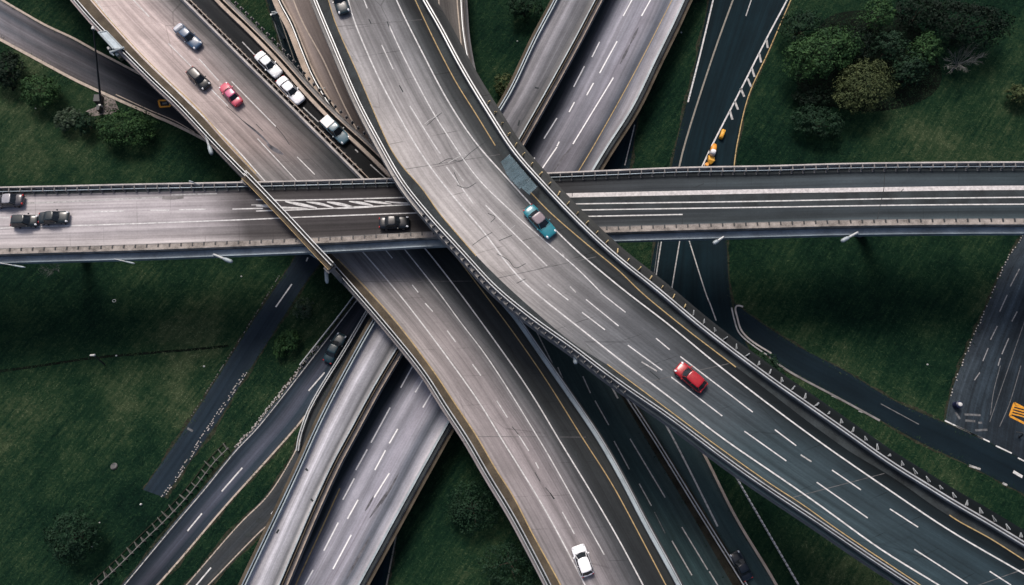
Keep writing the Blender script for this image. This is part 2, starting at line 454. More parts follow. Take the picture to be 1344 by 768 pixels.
def ground_road(name, label, Lpx, Rpx, mat, z=.03, n=80, nt_=10):
    L = trace(Lpx, z, n); R = trace(Rpx, z, n)
    o = sheet(name, L, R, mat, None, 0, nt_); tag(o, label, 'road', kind='structure'); note_poly(L, R)
    e = (R - L) / np.linalg.norm(R - L, axis=1)[:, None]
    def wob():
        q = np.convolve(rng.uniform(-.1, .75, n + 6), np.ones(3) / 3, 'same')[3:-3]; return np.clip(q, .05, 1)[:, None]
    for A_, B_ in ((L - e * wob(), L), (R, R + e * wob())):
        A_ = A_.copy(); B_ = B_.copy(); A_[:, 2] = B_[:, 2] = .012; sheet('verge', A_, B_, M['verge'], o, 0, 2)
    return o, L, R

ASPH = (.020, .027, .032)
M['asph'] = road_mat('dark_asphalt', [(0, (0.0035, 0.0108, 0.0147)), (.5, (0.0032, 0.0118, 0.0165)), (1, (0.0047, 0.0136, 0.0185))], None, .3, .15, seed=3, spec=.1)
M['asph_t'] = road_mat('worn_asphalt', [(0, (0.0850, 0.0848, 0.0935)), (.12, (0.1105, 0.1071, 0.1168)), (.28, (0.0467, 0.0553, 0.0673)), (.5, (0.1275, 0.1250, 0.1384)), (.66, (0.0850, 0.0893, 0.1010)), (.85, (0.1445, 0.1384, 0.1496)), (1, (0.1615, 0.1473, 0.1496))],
                       [(0, 1.5), (.22, 1.15), (.38, .62), (.55, (.26, .29, .32)), (.7, (.13, .16, .18)), (1, .1)], .28, .15, seed=5)  # along ramp paints the overpass shade into the far stretch
M['asph_l'] = road_mat('grey_asphalt', [(0, (0.0492, 0.0614, 0.0760)), (.12, (0.0138, 0.0223, 0.0344)), (.3, (0.0262, 0.0397, 0.0560)), (.48, (0.0754, 0.0866, 0.1160)), (.6, (0.0623, 0.0707, 0.0960)), (.75, (0.0170, 0.0275, 0.0384)), (.88, (0.0361, 0.0505, 0.0681)), (1, (0.0328, 0.0361, 0.0416))],
                       [(0, .2), (.2, .45), (.4, 1.0), (.6, 1.05), (.8, .7), (1, .45)], .35, .12, seed=8)
M['asph_l2'] = road_mat('brown_grey_asphalt', [(0, (0.0438, 0.0484, 0.0507)), (.5, (0.0292, 0.0355, 0.0406)), (1, (0.0438, 0.0464, 0.0473))], [(0, .5), (.5, 1.2), (1, .9)], .3, .15, seed=11)
M['asph_0'] = road_mat('slate_asphalt', [(0, (0.0148, 0.0244, 0.0340)), (.5, (0.0107, 0.0196, 0.0294)), (1, (0.0155, 0.0253, 0.0349))], None, .22, .12, seed=13, spec=.1)
M['asph_2'] = road_mat('teal_slate_asphalt', [(0, (0.0057, 0.0135, 0.0192)), (.5, (0.0045, 0.0116, 0.0173)), (1, (0.0055, 0.0131, 0.0185))], None, .22, .12, seed=14, spec=.1)
M['asph_r'] = road_mat('old_patched_asphalt', [(0, (0.0383, 0.0521, 0.0642)), (.2, (0.0209, 0.0315, 0.0416)), (.6, (0.0139, 0.0215, 0.0297)), (1, (0.0118, 0.0191, 0.0273))], None, .5, .28, seed=15)
M['asph_s'] = road_mat('blue_black_asphalt', [(0, (0.0214, 0.0382, 0.0408)), (.3, (0.0293, 0.0531, 0.0567)), (.7, (0.0227, 0.0451, 0.0482)), (1, (0.0321, 0.0519, 0.0531))], [(0, .5), (.4, .85), (1, 1.1)], .3, .15, seed=17)
M['asph_d'] = road_mat('dark_ramp_asphalt', [(0, (0.0120, 0.0128, 0.0136)), (.5, (0.0088, 0.0104, 0.0117)), (1, (0.0141, 0.0144, 0.0144))], [(0, 2.6), (.3, 1.6), (.5, .9), (1, .8)], .3, .15, seed=19)
M['verge'] = plain('worn_earth_verge', (.026, .027, .019), .95, .05, .6, 1.5)
M['median'] = plain('dirty_median', (.030, .028, .022), .95, .05, .5, .5)

# road at the top left, curving in from the left edge
t1, t1L, t1R = ground_road('road', 'grey road curving in at the top left under the diagonal overpass',
    [(-60, -40), (0, 0), (25, 15), (62, 36), (95, 51), (125, 68), (150, 81), (180, 97), (230, 124), (300, 160)],
    [(-60, 18), (0, 50), (50, 77), (100, 104), (132, 119), (152, 128), (195, 147), (230, 162), (260, 177), (330, 215)], M['asph_t'], .03)
sbox('kerb', t1L, -.35, 0, -.03, .12, M['cream'], t1); sbox('kerb', t1R, 0, .45, -.03, .12, M['cream'], t1)
lines('edge_line', [[(152, 124), (195, 144), (230, 159), (256, 174)]], .05, .14, M['cream'], t1)
mb = MB(); q = [(208, 132), (222.5, 131.5), (223.5, 139.5), (210, 140.5), (208, 132)]
for a, b_ in zip(q[:-1], q[1:]): ribbon(mb, [a, b_], .05, .28, 3)
mb.build('box_marking', M['ochre'], t1)
lines('worn_patch', [[(213, 136), (219, 135.5)]], .055, .35, M['white_faint'], t1)
mb = MB(); mb.v = [tuple(at(x, y, .025)) for x, y in [(131, 116), (140, 121), (150, 130), (156, 144), (146, 150), (133, 151), (120, 153), (112, 146), (127, 140)]]; mb.f = [tuple(range(9))[::-1]]
tag(mb.build('path', M['gravel']), 'pale gravel patch at the foot of the lamp mast', 'path', kind='structure')

# narrow dark road at the very top, left of the ramps
f1, fL, fR = ground_road('road', 'narrow dark road at the top between grass and brown ramp',
    [(338, -60), (350, 0), (362, 40), (380, 95), (405, 160), (440, 230)], [(372, -60), (385, 0), (402, 50), (430, 110), (470, 180), (520, 250)], M['asph'], .034)
lines('edge_line', [[(357, 20), (365, 45), (376, 80)]], .05, .12, M['white_faint'], f1)
lines('lane_line', [[(356, -10), (364, 16)], [(366, 20), (387, 81)]], .05, .16, M['greyline'], f1)

# road right of the white girder bridge
g4, g4L, g4R = ground_road('road', 'dark road strip between wide pale bridge and grass wedge',
    [(900, -60), (870, 40), (820, 150), (760, 260), (740, 300)], [(925, -60), (895, 0), (850, 95), (828, 210), (815, 290)], M['asph'], .038)
lines('lane_line', [[(833, 164), (820, 217)]], .05, .16, M['white_worn'], g4)
# dark highway in the top right which runs under the level bridge
g5, g5L, g5R = ground_road('road', 'dark multi lane road right of the curved flyover, under the level bridge',
    [(950, -90), (931, 0), (902, 132), (887, 192), (872, 270), (858, 330), (846, 400), (838, 470), (840, 540)],
    [(1072, -90), (1037, 0), (1008, 67), (982, 128), (966, 200), (955, 270), (954, 330), (960, 400), (975, 440), (1000, 500)], M['asph'], .042)
lines('edge_line', [[(936, 0), (920, 67), (903, 134)], [(1040, -15), (1033, 0), (1008, 47), (970, 122), (934, 192), (920, 222)]], .056, .24, M['white'], g5)
lines('edge_line', [[(962, 0), (942, 55), (918, 127), (898, 192), (890, 225)]], .056, .26, M['greyline'], g5)
lines('lane_line', [[(986, 0), (979, 21)], [(869, 310), (859, 376)], [(893, 311), (881, 384), (880, 398)], [(903, 311), (926, 384), (931, 397)], [(931, 396), (940, 421)]], .056, .17, M['white_worn'], g5)
lines('edge_line', [[(865, 312), (856, 378)]], .056, .12, M['white_faint'], g5)
lines('shoulder_line', [[(1037, 2), (1008, 69), (982, 127), (967, 192), (963, 222)]], .056, .16, M['yellow'], g5)
mb = MB()
for cx, cy, a in [(1007, 58, .3), (998, 77, .5), (989, 96, .8), (984, 109, 1.25), (975, 122, 1.9), (967, 139, 1.0), (960, 152, .7)]:
    ribbon(mb, [(cx - 5 * math.sin(a) * .6, cy - 6), (cx + 5 * math.sin(a) * .4, cy + 5)], .056, .34, 3)
mb.build('hatch_marking', M['white_worn'], g5)
# link road curving to the right edge
r2, r2L, r2R = ground_road('road', 'slate link road curving from the dark road to the right edge',
    [(963, 398), (1008, 430), (1053, 458), (1108, 486), (1148, 511), (1183, 531), (1228, 550), (1290, 577), (1344, 604), (1430, 645)],
    [(966, 425), (1008, 467), (1035, 486), (1100, 521), (1155, 551), (1183, 567), (1221, 587), (1259, 604), (1314, 633), (1344, 648), (1430, 690)], M['asph_2'], .046)
sbox('kerb', trace([(1010, 468), (1035, 486), (1100, 521), (1155, 551)], 0, 40), 0, .3, 0, .12, M['conc_dark'], r2)
lines('lane_line', [[(1156, 530), (1206, 557)]], .062, .13, M['white_faint'], r2)
lines('lane_line', [[(1330, 619), (1342, 626)]], .062, .42, M['white'], r2)
lines('edge_line', [[(1240, 552), (1290, 576)], [(1256, 560), (1299, 580)], [(1307, 585), (1328, 595)], [(1336, 601), (1350, 608)]], .062, .2, M['white'], r2)
lines('kerb_stone', [[(1272, 611), (1287, 616)], [(1127, 539), (1137, 542)], [(1092, 519), (1101, 523)], [(1316, 634), (1322, 637)]], .064, .3, M['white_worn'], r2)
# rounded kerb nose
kc = trace([(1012, 464), (985, 447), (972, 433), (967, 415), (964, 404), (967, 400), (975, 403)], 0, 40)
tag(sbox('kerb', kc, -.12, .12, 0, .16, M['conc'], None), 'pale rounded kerb nose where the link road splits off', 'kerb', kind='structure')
kc = trace([(1006, 466), (982, 449), (969, 436), (963, 418), (960, 404)], 0, 40)
tag(sbox('kerb', kc, -.1, .1, 0, .14, M['white_worn'], None), 'thin outer kerb beside the rounded kerb nose', 'kerb', kind='structure')
# road on the right edge
r1, r1L, r1R = ground_road('road', 'old patched road with orange box at the right edge',
    [(1375, 255), (1344, 306), (1333, 324), (1318, 347), (1303, 384), (1281, 434), (1258, 489), (1247, 521), (1241, 551)],
    [(1530, 255), (1500, 306), (1488, 324), (1474, 350), (1455, 400), (1440, 450), (1425, 520), (1420, 570), (1415, 640)], M['asph_r'], .050)
lines('lane_line', [[(1338, 353), (1326, 376)], [(1322, 387), (1312, 409)], [(1309, 428), (1300, 446)], [(1297, 457), (1290, 474)], [(1286, 489), (1279, 499)],
                    [(1335, 409), (1328, 422)], [(1324, 444), (1315, 465)], [(1313, 470), (1310, 480)]], .066, .15, M['white_mid'], r1)
lines('seam_line', [[(1344, 424), (1319, 496), (1299, 554)], [(1313, 480), (1304, 515), (1300, 545)], [(1340, 480), (1325, 530), (1312, 560)]], .066, .1, M['white_faint'], r1)
lines('worn_patch', [[(1266, 544), (1287, 545)], [(1267, 552), (1280, 553)], [(1284, 555), (1289, 555)], [(1280, 565), (1296, 564)], [(1254, 541), (1260, 550)]], .068, .3, M['white_faint'], r1)
mb = MB(); C = [(1331.5, 529), (1352, 540), (1345, 556), (1325.5, 546), (1331.5, 529)]
for a, b_ in zip(C[:-1], C[1:]): ribbon(mb, [a, b_], .068, .32, 3)
for k in (.2, .4, .6, .8):
    ribbon(mb, [(1331.5 + (1325.5 - 1331.5) * k, 529 + 17 * k), (1352 + (1345 - 1352) * k, 540 + 16 * k - 5)], .069, .2, 3)
mb.build('box_marking', M['ochre'], r1)
mb = MB(); E = trace([(1344, 306), (1318, 347), (1303, 384), (1281, 434), (1258, 489), (1247, 521)], 0, 120)
for i in range(0, 120, 2):
    if random.random() < .8: mb.box((E[i, 0] + random.uniform(-.15, .15), E[i, 1], 0), .15 * random.uniform(.6, 1.3), .16, .1, random.random())
mb.build('edge_stone', M['conc'], r1)

# closed stub of road on the left meadow
l0, l0L, l0R = ground_road('road', 'closed slate road stub ending in the left meadow',
    [(425, 270), (392, 330), (372, 362), (330, 425), (290, 488), (250, 552), (188, 643)], [(455, 290), (420, 345), (400, 372), (362, 432), (320, 497), (280, 562), (215, 653)], M['asph_0'], .036)
lines('lane_line', [[(383, 373), (362, 403)], [(404, 338), (402, 343)]], .05, .2, M['white'], l0)
lines('worn_patch', [[(246, 562), (253, 566)]], .05, .3, M['white_faint'], l0)
mb = MB(); E = trace([(322, 490), (300, 523), (265, 575), (240, 615), (214, 652)], 0, 150)
for i in range(150):
    if random.random() < .8:
        o_ = random.choice((-.2, .2)); mb.box((E[i, 0] + o_, E[i, 1] + random.uniform(-.1, .1), 0), .12, .15, .1, random.random())
mb.build('edge_stone', M['conc'], l0)
mb = MB(); E = trace([(370, 360), (330, 425), (290, 488), (250, 552)], 0, 150)
for i in range(150):
    if random.random() < .35: mb.box((E[i, 0] - .25, E[i, 1], 0), .12, .12, .08, random.random())
mb.build('edge_stone', M['conc_dark'], l0)

# ground roads at the lower left
l1, l1L, l1R = ground_road('road', 'grey road with teal car running to the bottom left corner',
    [(520, 320), (472, 386), (445, 421), (418, 456), (378, 507), (336, 560), (310, 588), (269, 638), (234, 679), (180, 744), (120, 815)],
    [(545, 320), (487, 408), (462, 448), (436, 490), (411, 532), (391, 560), (343, 614), (296, 666), (234, 739), (207, 769), (165, 815)], M['asph_l'], .040)
lines('edge_line', [[(470, 392), (418, 460), (338, 562), (310, 591), (269, 642), (234, 683), (180, 748), (150, 784)]], .054, .14, M['white_worn'], l1)
lines('edge_line', [[(413, 529), (391, 558), (343, 612), (296, 664), (234, 737), (190, 786)]], .054, .26, M['cream'], l1)
lines('lane_line', [[(426, 489), (405, 513)], [(318, 614), (291, 645)], [(265, 674), (246, 697)]], .054, .2, M['white'], l1)
mb = MB(); E = trace([(420, 455), (395, 487), (365, 525), (335, 563), (312, 588)], 0, 140)
for i in range(140):
    mb.box((E[i, 0] - random.uniform(.1, .5), E[i, 1] + random.uniform(0, .3), 0), random.uniform(.1, .28), .16, .12, random.random() * 3)
tag(mb.build('gravel_verge', M['conc'], None), 'rough pale gravel verge left of the grey road', 'gravel', kind='stuff')
l2, l2L, l2R = ground_road('road', 'brown grey slip road between grass strip and pale ramp bridge',
    [(530, 330), (488, 405), (455, 460), (411, 533), (394, 572), (388, 590), (353, 647), (315, 685), (242, 769), (200, 815)],
    [(560, 330), (505, 425), (470, 490), (430, 560), (405, 610), (385, 655), (353, 690), (342, 700), (275, 769), (230, 815)], M['asph_l2'], .044)
lines('edge_line', [[(394, 575), (388, 592), (353, 649), (315, 687), (242, 771)], [(356, 686), (342, 697), (275, 766)]], .058, .16, M['cream'], l2)
lines('lane_line', [[(372, 653), (356, 675)], [(277, 745), (256, 770)]], .058, .2, M['white'], l2)
mb = MB()
for cx, cy in ((326, 702), (341, 683)):
    q = [at(cx + 5 * math.cos(a) * (1 + .4 * math.sin(3 * a)), cy + 3.4 * math.sin(a), .06) for a in np.linspace(0, 2 * math.pi, 11)[:-1]]
    o_ = len(mb.v); mb.v += [tuple(p) for p in q]; mb.f.append(tuple(o_ + i for i in range(10))[::-1])
mb.build('tar_patch', M['gutter'], l2)
l5, _, _ = ground_road('road', 'dark narrow road at the bottom under the wide lower bridge',
    [(530, 600), (505, 680), (484, 769), (470, 830)], [(548, 600), (528, 663), (508, 769), (495, 830)], M['asph'], .036)
lines('edge_line', [[(527, 668), (507, 769)], [(483, 748), (478, 770)]], .05, .2, M['greyline'], l5)

# ground roads south of the curved flyover
s1, s1L, s1R = ground_road('road', 'blue black dual lane road between overpass and median rail',
    [(560, 250), (640, 370), (690, 470), (760, 590), (860, 769), (890, 815)], [(700, 290), (750, 400), (795, 480), (848, 576), (905, 670), (962, 769), (990, 815)], M['asph_s'], .040)
lines('edge_line', [[(703, 433), (720, 467), (735, 499), (757, 542), (775, 580)], [(732, 482), (757, 539)], [(827, 576), (873, 653)], [(783, 576), (793, 595)]], .054, .16, M['white_worn'], s1)
lines('lane_line', [[(765, 494), (775, 516)], [(781, 526), (799, 558)], [(775, 556), (783, 575)], [(806, 579), (826, 616)], [(839, 635), (855, 664)], [(882, 710), (908, 755)], [(895, 692), (929, 748)], [(931, 750), (945, 773)], [(866, 718), (885, 756)]], .054, .16, M['white_worn'], s1)
lines('lane_line', [[(859, 672), (873, 700)], [(805, 614), (809, 621)]], .054, .13, M['white_faint'], s1)
s2, s2L, s2R = ground_road('road', 'blue black road right of the median rail beside grass',
    [(762, 420), (806, 490), (862, 576), (925, 675), (982, 769), (1010, 815)], [(820, 400), (868, 490), (912, 574), (932, 614), (965, 680), (1008, 751), (1045, 815)], M['asph_s'], .046)
lines('edge_line', [[(795, 493), (811, 523)], [(864, 541), (884, 576), (942, 691)]], .06, .24, M['white_worn'], s2)
sbox('kerb', trace([(890, 530), (912, 574), (932, 614), (965, 680), (1008, 751), (1045, 815)], .046, 60), -.28, .08, -.02, .1, M['beige'], s2)
mL = trace([(752, 430), (800, 496), (848, 576), (905, 670), (962, 769), (990, 815)], .05, 80); mR = trace([(768, 424), (810, 490), (864, 576), (927, 675), (984, 769), (1012, 815)], .05, 80)
tag(sheet('median_strip', mL, mR, M['median'], None, .02, 4), 'dirty dark strip between the two blue black roads', 'median', kind='structure')
note_poly(mL, mR)
# thin dark strip across the left meadow
tl = trace([(-20, 490), (60, 479), (121, 470), (200, 463), (262, 458), (300, 454)], .02, 60)
tag(sheet('path', offset(tl, -.2), offset(tl, .2), M['soil'], None, 0, 2), 'thin dark strip crossing the left meadow', 'path', kind='structure')
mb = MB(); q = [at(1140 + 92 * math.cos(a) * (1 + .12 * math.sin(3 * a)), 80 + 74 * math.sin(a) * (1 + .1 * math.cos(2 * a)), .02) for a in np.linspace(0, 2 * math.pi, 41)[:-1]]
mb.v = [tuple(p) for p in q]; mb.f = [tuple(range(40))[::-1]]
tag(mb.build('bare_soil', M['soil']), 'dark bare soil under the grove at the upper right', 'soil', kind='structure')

# ------------------------------------------------------------------ bridges
def bridge(name, label, Lpx, Rpx, z, mat, thick=1.1, n=150, nt_=18, inset=(.0, .0), piers=(), cat='bridge'):
    L, R = trace(Lpx, z, n), trace(Rpx, z, n)
    root = empty(name, tuple((L[n // 2] + R[n // 2]) / 2 * np.array((1, 1, 0))), 0, label, cat)
    off = Vector(root.location)
    mb = MB(); a, la, lb = run_on(L); b_, ra, rb = run_on(R); pa, pb = min(la, ra), min(lb, rb)
    a = a[la - pa:len(a) - (lb - pb)]; b_ = b_[ra - pa:len(b_) - (rb - pb)]; a2, b2 = offset(a, 1.0), offset(b_, -1.0)
    rings = [[(a[i, 0], a[i, 1], z - .03), (b_[i, 0], b_[i, 1], z - .03), (b_[i, 0], b_[i, 1], z - .4), (b2[i, 0], b2[i, 1], z - thick), (a2[i, 0], a2[i, 1], z - thick), (a[i, 0], a[i, 1], z - .4)] for i in range(len(a))]
    mb.loft(rings); dk = mb.build('deck', M['conc_under'], root)
    rs = sheet('road_surface', offset(L, inset[0]), offset(R, -inset[1]), mat, root, 0, nt_)
    for k in piers:
        i = int(k * (n - 1)); c = (L[i] + R[i]) / 2; wv = R[i] - L[i]; wl = np.linalg.norm(wv); ang = math.atan2(wv[1], wv[0])
        mb = MB(); mb.tube([(c[0], c[1], 0), (c[0], c[1], z - thick - .7)], .75, 14); p = mb.build('pier', M['conc_dark'], root)
        mb = MB(); mb.box((c[0], c[1], z - thick - .75), wl * .6, 1.5, .74, ang); mb.build('pier_cap', M['conc_dark'], p)
    return root, L, R

def finish(root):
    """parts were built in place: hang them on the root at its base"""
    inv = Matrix.Translation(-Vector(root.location))
    for ch in root.children:
        if ch.type == 'MESH' and not ch.get('_done'):
            ch.matrix_parent_inverse = inv

# --- curved flyover (top level)
ZA = 20.5
A_L = [(372, -130), (392, -70), (416, 0), (427, 27), (443, 65), (473, 135), (502, 190), (532, 242), (570, 289), (593, 314), (616, 339), (651, 377), (702, 419), (754, 456), (797, 489), (832, 514), (872, 541), (915, 573), (959, 606), (1008, 640), (1070, 681), (1133, 724), (1200, 768), (1290, 826), (1360, 870)]
A_R = [(490, -130), (520, -70), (553, 0), (576, 40), (598, 82), (618, 117), (646, 162), (672, 202), (707, 242), (754, 292), (804, 339), (859, 383), (922, 436), (1008, 501), (1048, 529), (1115, 576), (1163, 610), (1208, 638), (1248, 663), (1283, 683), (1344, 720), (1430, 772), (1500, 815)]
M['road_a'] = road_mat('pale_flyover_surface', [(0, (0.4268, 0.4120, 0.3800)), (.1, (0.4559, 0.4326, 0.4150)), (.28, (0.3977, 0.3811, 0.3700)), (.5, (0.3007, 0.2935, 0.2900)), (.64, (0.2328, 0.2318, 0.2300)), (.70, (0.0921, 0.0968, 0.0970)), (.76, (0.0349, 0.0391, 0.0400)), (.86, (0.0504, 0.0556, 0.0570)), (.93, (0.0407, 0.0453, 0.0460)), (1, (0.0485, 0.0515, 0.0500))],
                       [(0, .32), (.1, (.42, .43, .45)), (.2, (.68, .70, .72)), (.3, .95), (.37, 1.02), (.45, .80), (.55, (.37, .40, .43)), (.65, (.18, .225, .255)), (.73, (.105, .165, .195)), (.86, (.068, .12, .148)), (1, (.05, .10, .128))], .32, .12, joint=.6, crack=.3, seed=1)  # along ramp paints the light fading towards the lower right into the surface
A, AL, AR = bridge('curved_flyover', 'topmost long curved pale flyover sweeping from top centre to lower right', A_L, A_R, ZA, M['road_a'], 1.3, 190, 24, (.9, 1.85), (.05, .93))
zA = ZA + .012
lines('edge_line', [[(450, -40), (460, 15), (476, 55), (498, 105), (521, 147), (546, 192), (568, 224), (598, 262), (638, 307), (672, 356), (702, 384), (754, 425), (822, 479), (872, 516), (949, 576), (1008, 616), (1083, 668), (1158, 723), (1233, 768), (1300, 812)],
                    [(503, -40), (520, 0), (538, 37), (561, 82), (586, 130), (627, 192), (656, 223), (697, 269), (729, 302), (759, 332), (789, 356), (822, 384), (872, 421), (932, 471), (1008, 530), (1070, 576), (1120, 611), (1208, 671), (1245, 696), (1344, 753), (1400, 786)]], zA, .17, M['white'], A)
lines('lane_line', [[(470, -20), (482, 11)], [(501, 59), (516, 91)], [(538, 139), (571, 192), (578, 202)], [(586, 219), (621, 267)], [(637, 269), (672, 304), (718, 349)], [(719, 373), (746, 394)], [(769, 393), (812, 428)], [(764, 410), (794, 433)], [(824, 453), (869, 486)], [(881, 495), (948, 546)], [(977, 566), (1032, 605)], [(1072, 633), (1139, 680)], [(1200, 721), (1270, 766)],
                    [(788, 384), (821, 410)], [(861, 444), (879, 459)], [(893, 468), (988, 541)], [(1017, 564), (1045, 585)], [(1092, 617), (1130, 643)], [(1168, 668), (1205, 692)], [(1299, 750), (1327, 768)],
                    [(511, 34), (526, 67), (548, 110), (571, 152), (597, 192), (613, 216), (636, 244), (672, 278), (694, 298), (729, 328), (757, 352), (790, 385)]], zA, .14, M['white'], A)
lines('worn_line', [[(593, 217), (609, 238)], [(1051, 597), (1065, 606)], [(842, 475), (862, 487)], [(748, 376), (756, 384)]], zA, .16, M['white_worn'], A)
lines('crack', [[(576, 215), (590, 208), (603, 212), (618, 200), (640, 184)], [(600, 243), (612, 247), (625, 240)], [(652, 333), (668, 342), (676, 352), (690, 346)], [(560, 165), (570, 156), (580, 148)], [(640, 280), (650, 285), (644, 292)], [(620, 322), (634, 312), (646, 305)], [(678, 372), (690, 366)], [(596, 226), (601, 238), (606, 247)], [(655, 316), (672, 309)]], zA, .07, M['gutter'], A)
lines('tar_seam', [[(524, 112), (529, 121)], [(484, 25), (487, 31)], [(508, 28), (511, 36)], [(853, 487), (866, 498)], [(690, 200), (695, 206)]], zA, .13, M['gutter'], A)
lines('scuff', [[(557, 163), (563, 158), (570, 154), (576, 148)], [(588, 214), (600, 207), (612, 203)], [(655, 299), (664, 293)], [(842, 475), (851, 480), (862, 488)], [(670, 300), (676, 296)], [(738, 333), (743, 340)]], zA + .004, .1, M['white_worn'], A)
for k in (.16, .33, .47, .62, .78, .92):
    i_ = int(k * 189); mb = MB(); e0, e1 = AL[i_] + (AR[i_] - AL[i_]) * .06, AL[i_] + (AR[i_] - AL[i_]) * .9; q = np.stack([e0, e1]); q[:, 2] = zA - .006
    mb.quadstrip(offset(q, -.035), offset(q, .035)); mb.build('expansion_joint', M['joint'], A)
# right edge: gutter walkway, brackets, double rail
inner_r = trace([(487, -130), (513, -70), (545, 0), (571, 55), (598, 107), (623, 147), (651, 192), (697, 252), (717, 274), (739, 294), (772, 322), (812, 355), (842, 384), (872, 409), (907, 437), (932, 456), (969, 484), (1008, 513), (1053, 548), (1090, 575), (1115, 593), (1158, 618), (1193, 641), (1220, 661), (1258, 685), (1300, 708), (1344, 736), (1430, 786), (1495, 825)], ZA, 190)
sheet('gutter', inner_r, AR, M['gutter'], A, .008, 4)
lines('shoulder_line', [[(545, 0), (571, 55), (598, 107), (623, 147), (650, 191)], [(696, 252), (717, 274), (739, 294), (772, 322), (812, 355), (842, 384), (872, 409), (907, 437), (932, 456), (966, 482)], [(1246, 676), (1258, 684), (1300, 707), (1344, 735)]], zA + .008, .13, M['yellow'], A)
par = sbox('parapet', AR, -.62, 0, -.3, .55, M['conc_dark'], A)
sbox('rail', AR, -.12, .02, .55, 1.0, M['steel'], par); sbox('rail', AR, -.46, -.34, .55, .95, M['steel'], par)
posts(AR, -1.15, 1.7, gusset(M['post_y'], .55, .6, .06), par, 'bracket', .27, .55, 45, .3, .35)
posts(AR, -1.15, 1.55, gusset(M['post_w'], .62, .7, .05), par, 'bracket', .56, .95, 50, .3, .6)
# left edge
inner_l = trace([(383, -130), (405, -70), (431, 0), (441, 32), (471, 100), (511, 192), (531, 222), (553, 246), (576, 279), (593, 299), (631, 342), (672, 382), (729, 432), (757, 454), (802, 482), (832, 504), (872, 534), (927, 575), (1008, 633), (1053, 662), (1085, 685), (1133, 718), (1208, 768), (1290, 822), (1365, 866)], ZA, 190)
sheet('gutter', AL, inner_l, M['gutter'], A, .008, 4)
lines('shoulder_line', [[(431, 0), (441, 32), (471, 100), (511, 192), (531, 222), (553, 246), (576, 279), (593, 299), (625, 336)], [(797, 478), (802, 482), (832, 504), (872, 534), (927, 575), (1008, 633), (1053, 662), (1085, 685), (1133, 718), (1208, 768)]], zA + .008, .11, M['yellow'], A)
par = sbox('parapet', AL, 0, .5, -.3, .5, M['conc_dark'], A)
sbox('rail', AL, 0, .11, .5, 1.0, M['steel'], par); sbox('rail', AL, .34, .43, .5, .95, M['steel'], par)
posts(AL, .72, .95, stub(M['conc_dark'], .3, .12, .7), par, 'bracket', .38, .62, 60)
# the beam that shows below the edge further down
sbox('edge_beam', trace([(815, 503), (832, 515), (872, 543), (915, 575), (959, 608), (1008, 643), (1070, 684), (1133, 727), (1200, 771)], ZA - .45, 60), -.1, .55, -.35, 0, M['conc'], A)

# --- level bridge (second from top)
ZC = 15.5
C_L = [(-120, 252), (0, 248), (95, 246), (175, 244), (336, 241), (528, 236), (702, 230), (797, 226), (897, 222), (1008, 220), (1108, 217), (1233, 215.5), (1344, 215), (1470, 215)]
C_R = [(-120, 341), (0, 336), (175, 331), (336, 325), (433, 321), (588, 313), (777, 308), (897, 304.5), (1008, 301.5), (1108, 299), (1233, 297.5), (1344, 297), (1470, 297)]
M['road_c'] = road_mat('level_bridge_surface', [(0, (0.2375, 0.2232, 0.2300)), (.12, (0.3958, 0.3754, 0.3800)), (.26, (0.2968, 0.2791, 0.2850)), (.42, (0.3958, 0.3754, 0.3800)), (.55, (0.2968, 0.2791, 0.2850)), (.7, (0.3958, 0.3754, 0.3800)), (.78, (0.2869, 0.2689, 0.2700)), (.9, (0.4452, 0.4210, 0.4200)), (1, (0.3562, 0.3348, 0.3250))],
                       [(0, 1.1), (.18, 1.05), (.25, .92), (.285, .22), (.33, .15), (.5, .11), (.58, (.105, .125, .135)), (.68, (.115, .155, .17)), (.8, (.12, .165, .185)), (.9, (.10, .15, .17)), (1, (.09, .135, .155))], .38, .1, joint=.3, seed=2)  # along ramp paints the shade between overpass and flyover into the deck colour
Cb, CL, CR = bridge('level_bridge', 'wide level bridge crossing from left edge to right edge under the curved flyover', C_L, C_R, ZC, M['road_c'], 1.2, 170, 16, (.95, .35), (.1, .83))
zC = ZC + .012
lines('edge_line', [[(-10, 300), (50, 297.5), (150, 294.5), (330, 288), (396, 285), (561, 279), (600, 278)], [(336, 262), (373, 263), (543, 259)], [(336, 277), (400, 275), (553, 268)],
                    [(732, 268), (870, 266), (1008, 264), (1158, 261), (1344, 259), (1400, 258.5)], [(741, 276), (870, 274), (1008, 272), (1183, 269.3), (1344, 268), (1400, 268)], [(749, 284.5), (896, 281.5)]], zC, .16, M['white'], Cb)
lines('lane_line', [[(122, 278), (162, 277)], [(197, 276), (222, 276)], [(235, 275.3), (270, 274.7)], [(305, 274.5), (345, 273.5)], [(-10, 286), (12, 285.5)]], zC, .16, M['white'], Cb)
lines('worn_line', [[(0, 267), (60, 266), (213, 258.5)], [(225, 256), (285, 254)], [(330, 269), (352, 269)]], zC, .18, M['white_worn'], Cb)
for px_, w_ in [([(374, 264.5), (392, 268), (416, 273)], .42), ([(344, 271.5), (372, 272.5), (404, 273.5)], .25), ([(402, 265), (420, 267.5), (438, 272.5)], .34), ([(429, 265), (446, 268), (464, 271.8)], .42), ([(458, 264.3), (474, 266.5), (490, 270)], .38), ([(478, 263.8), (496, 265.5), (514, 268)], .32), ([(505, 264.5), (520, 266), (540, 266.8)], .22), ([(336, 270.5), (350, 270), (362, 271)], .3), ([(440, 273.8), (470, 272), (500, 271)], .3)]:
    spindle('hatch_marking', px_, zC + .004, w_, M['white'], Cb)
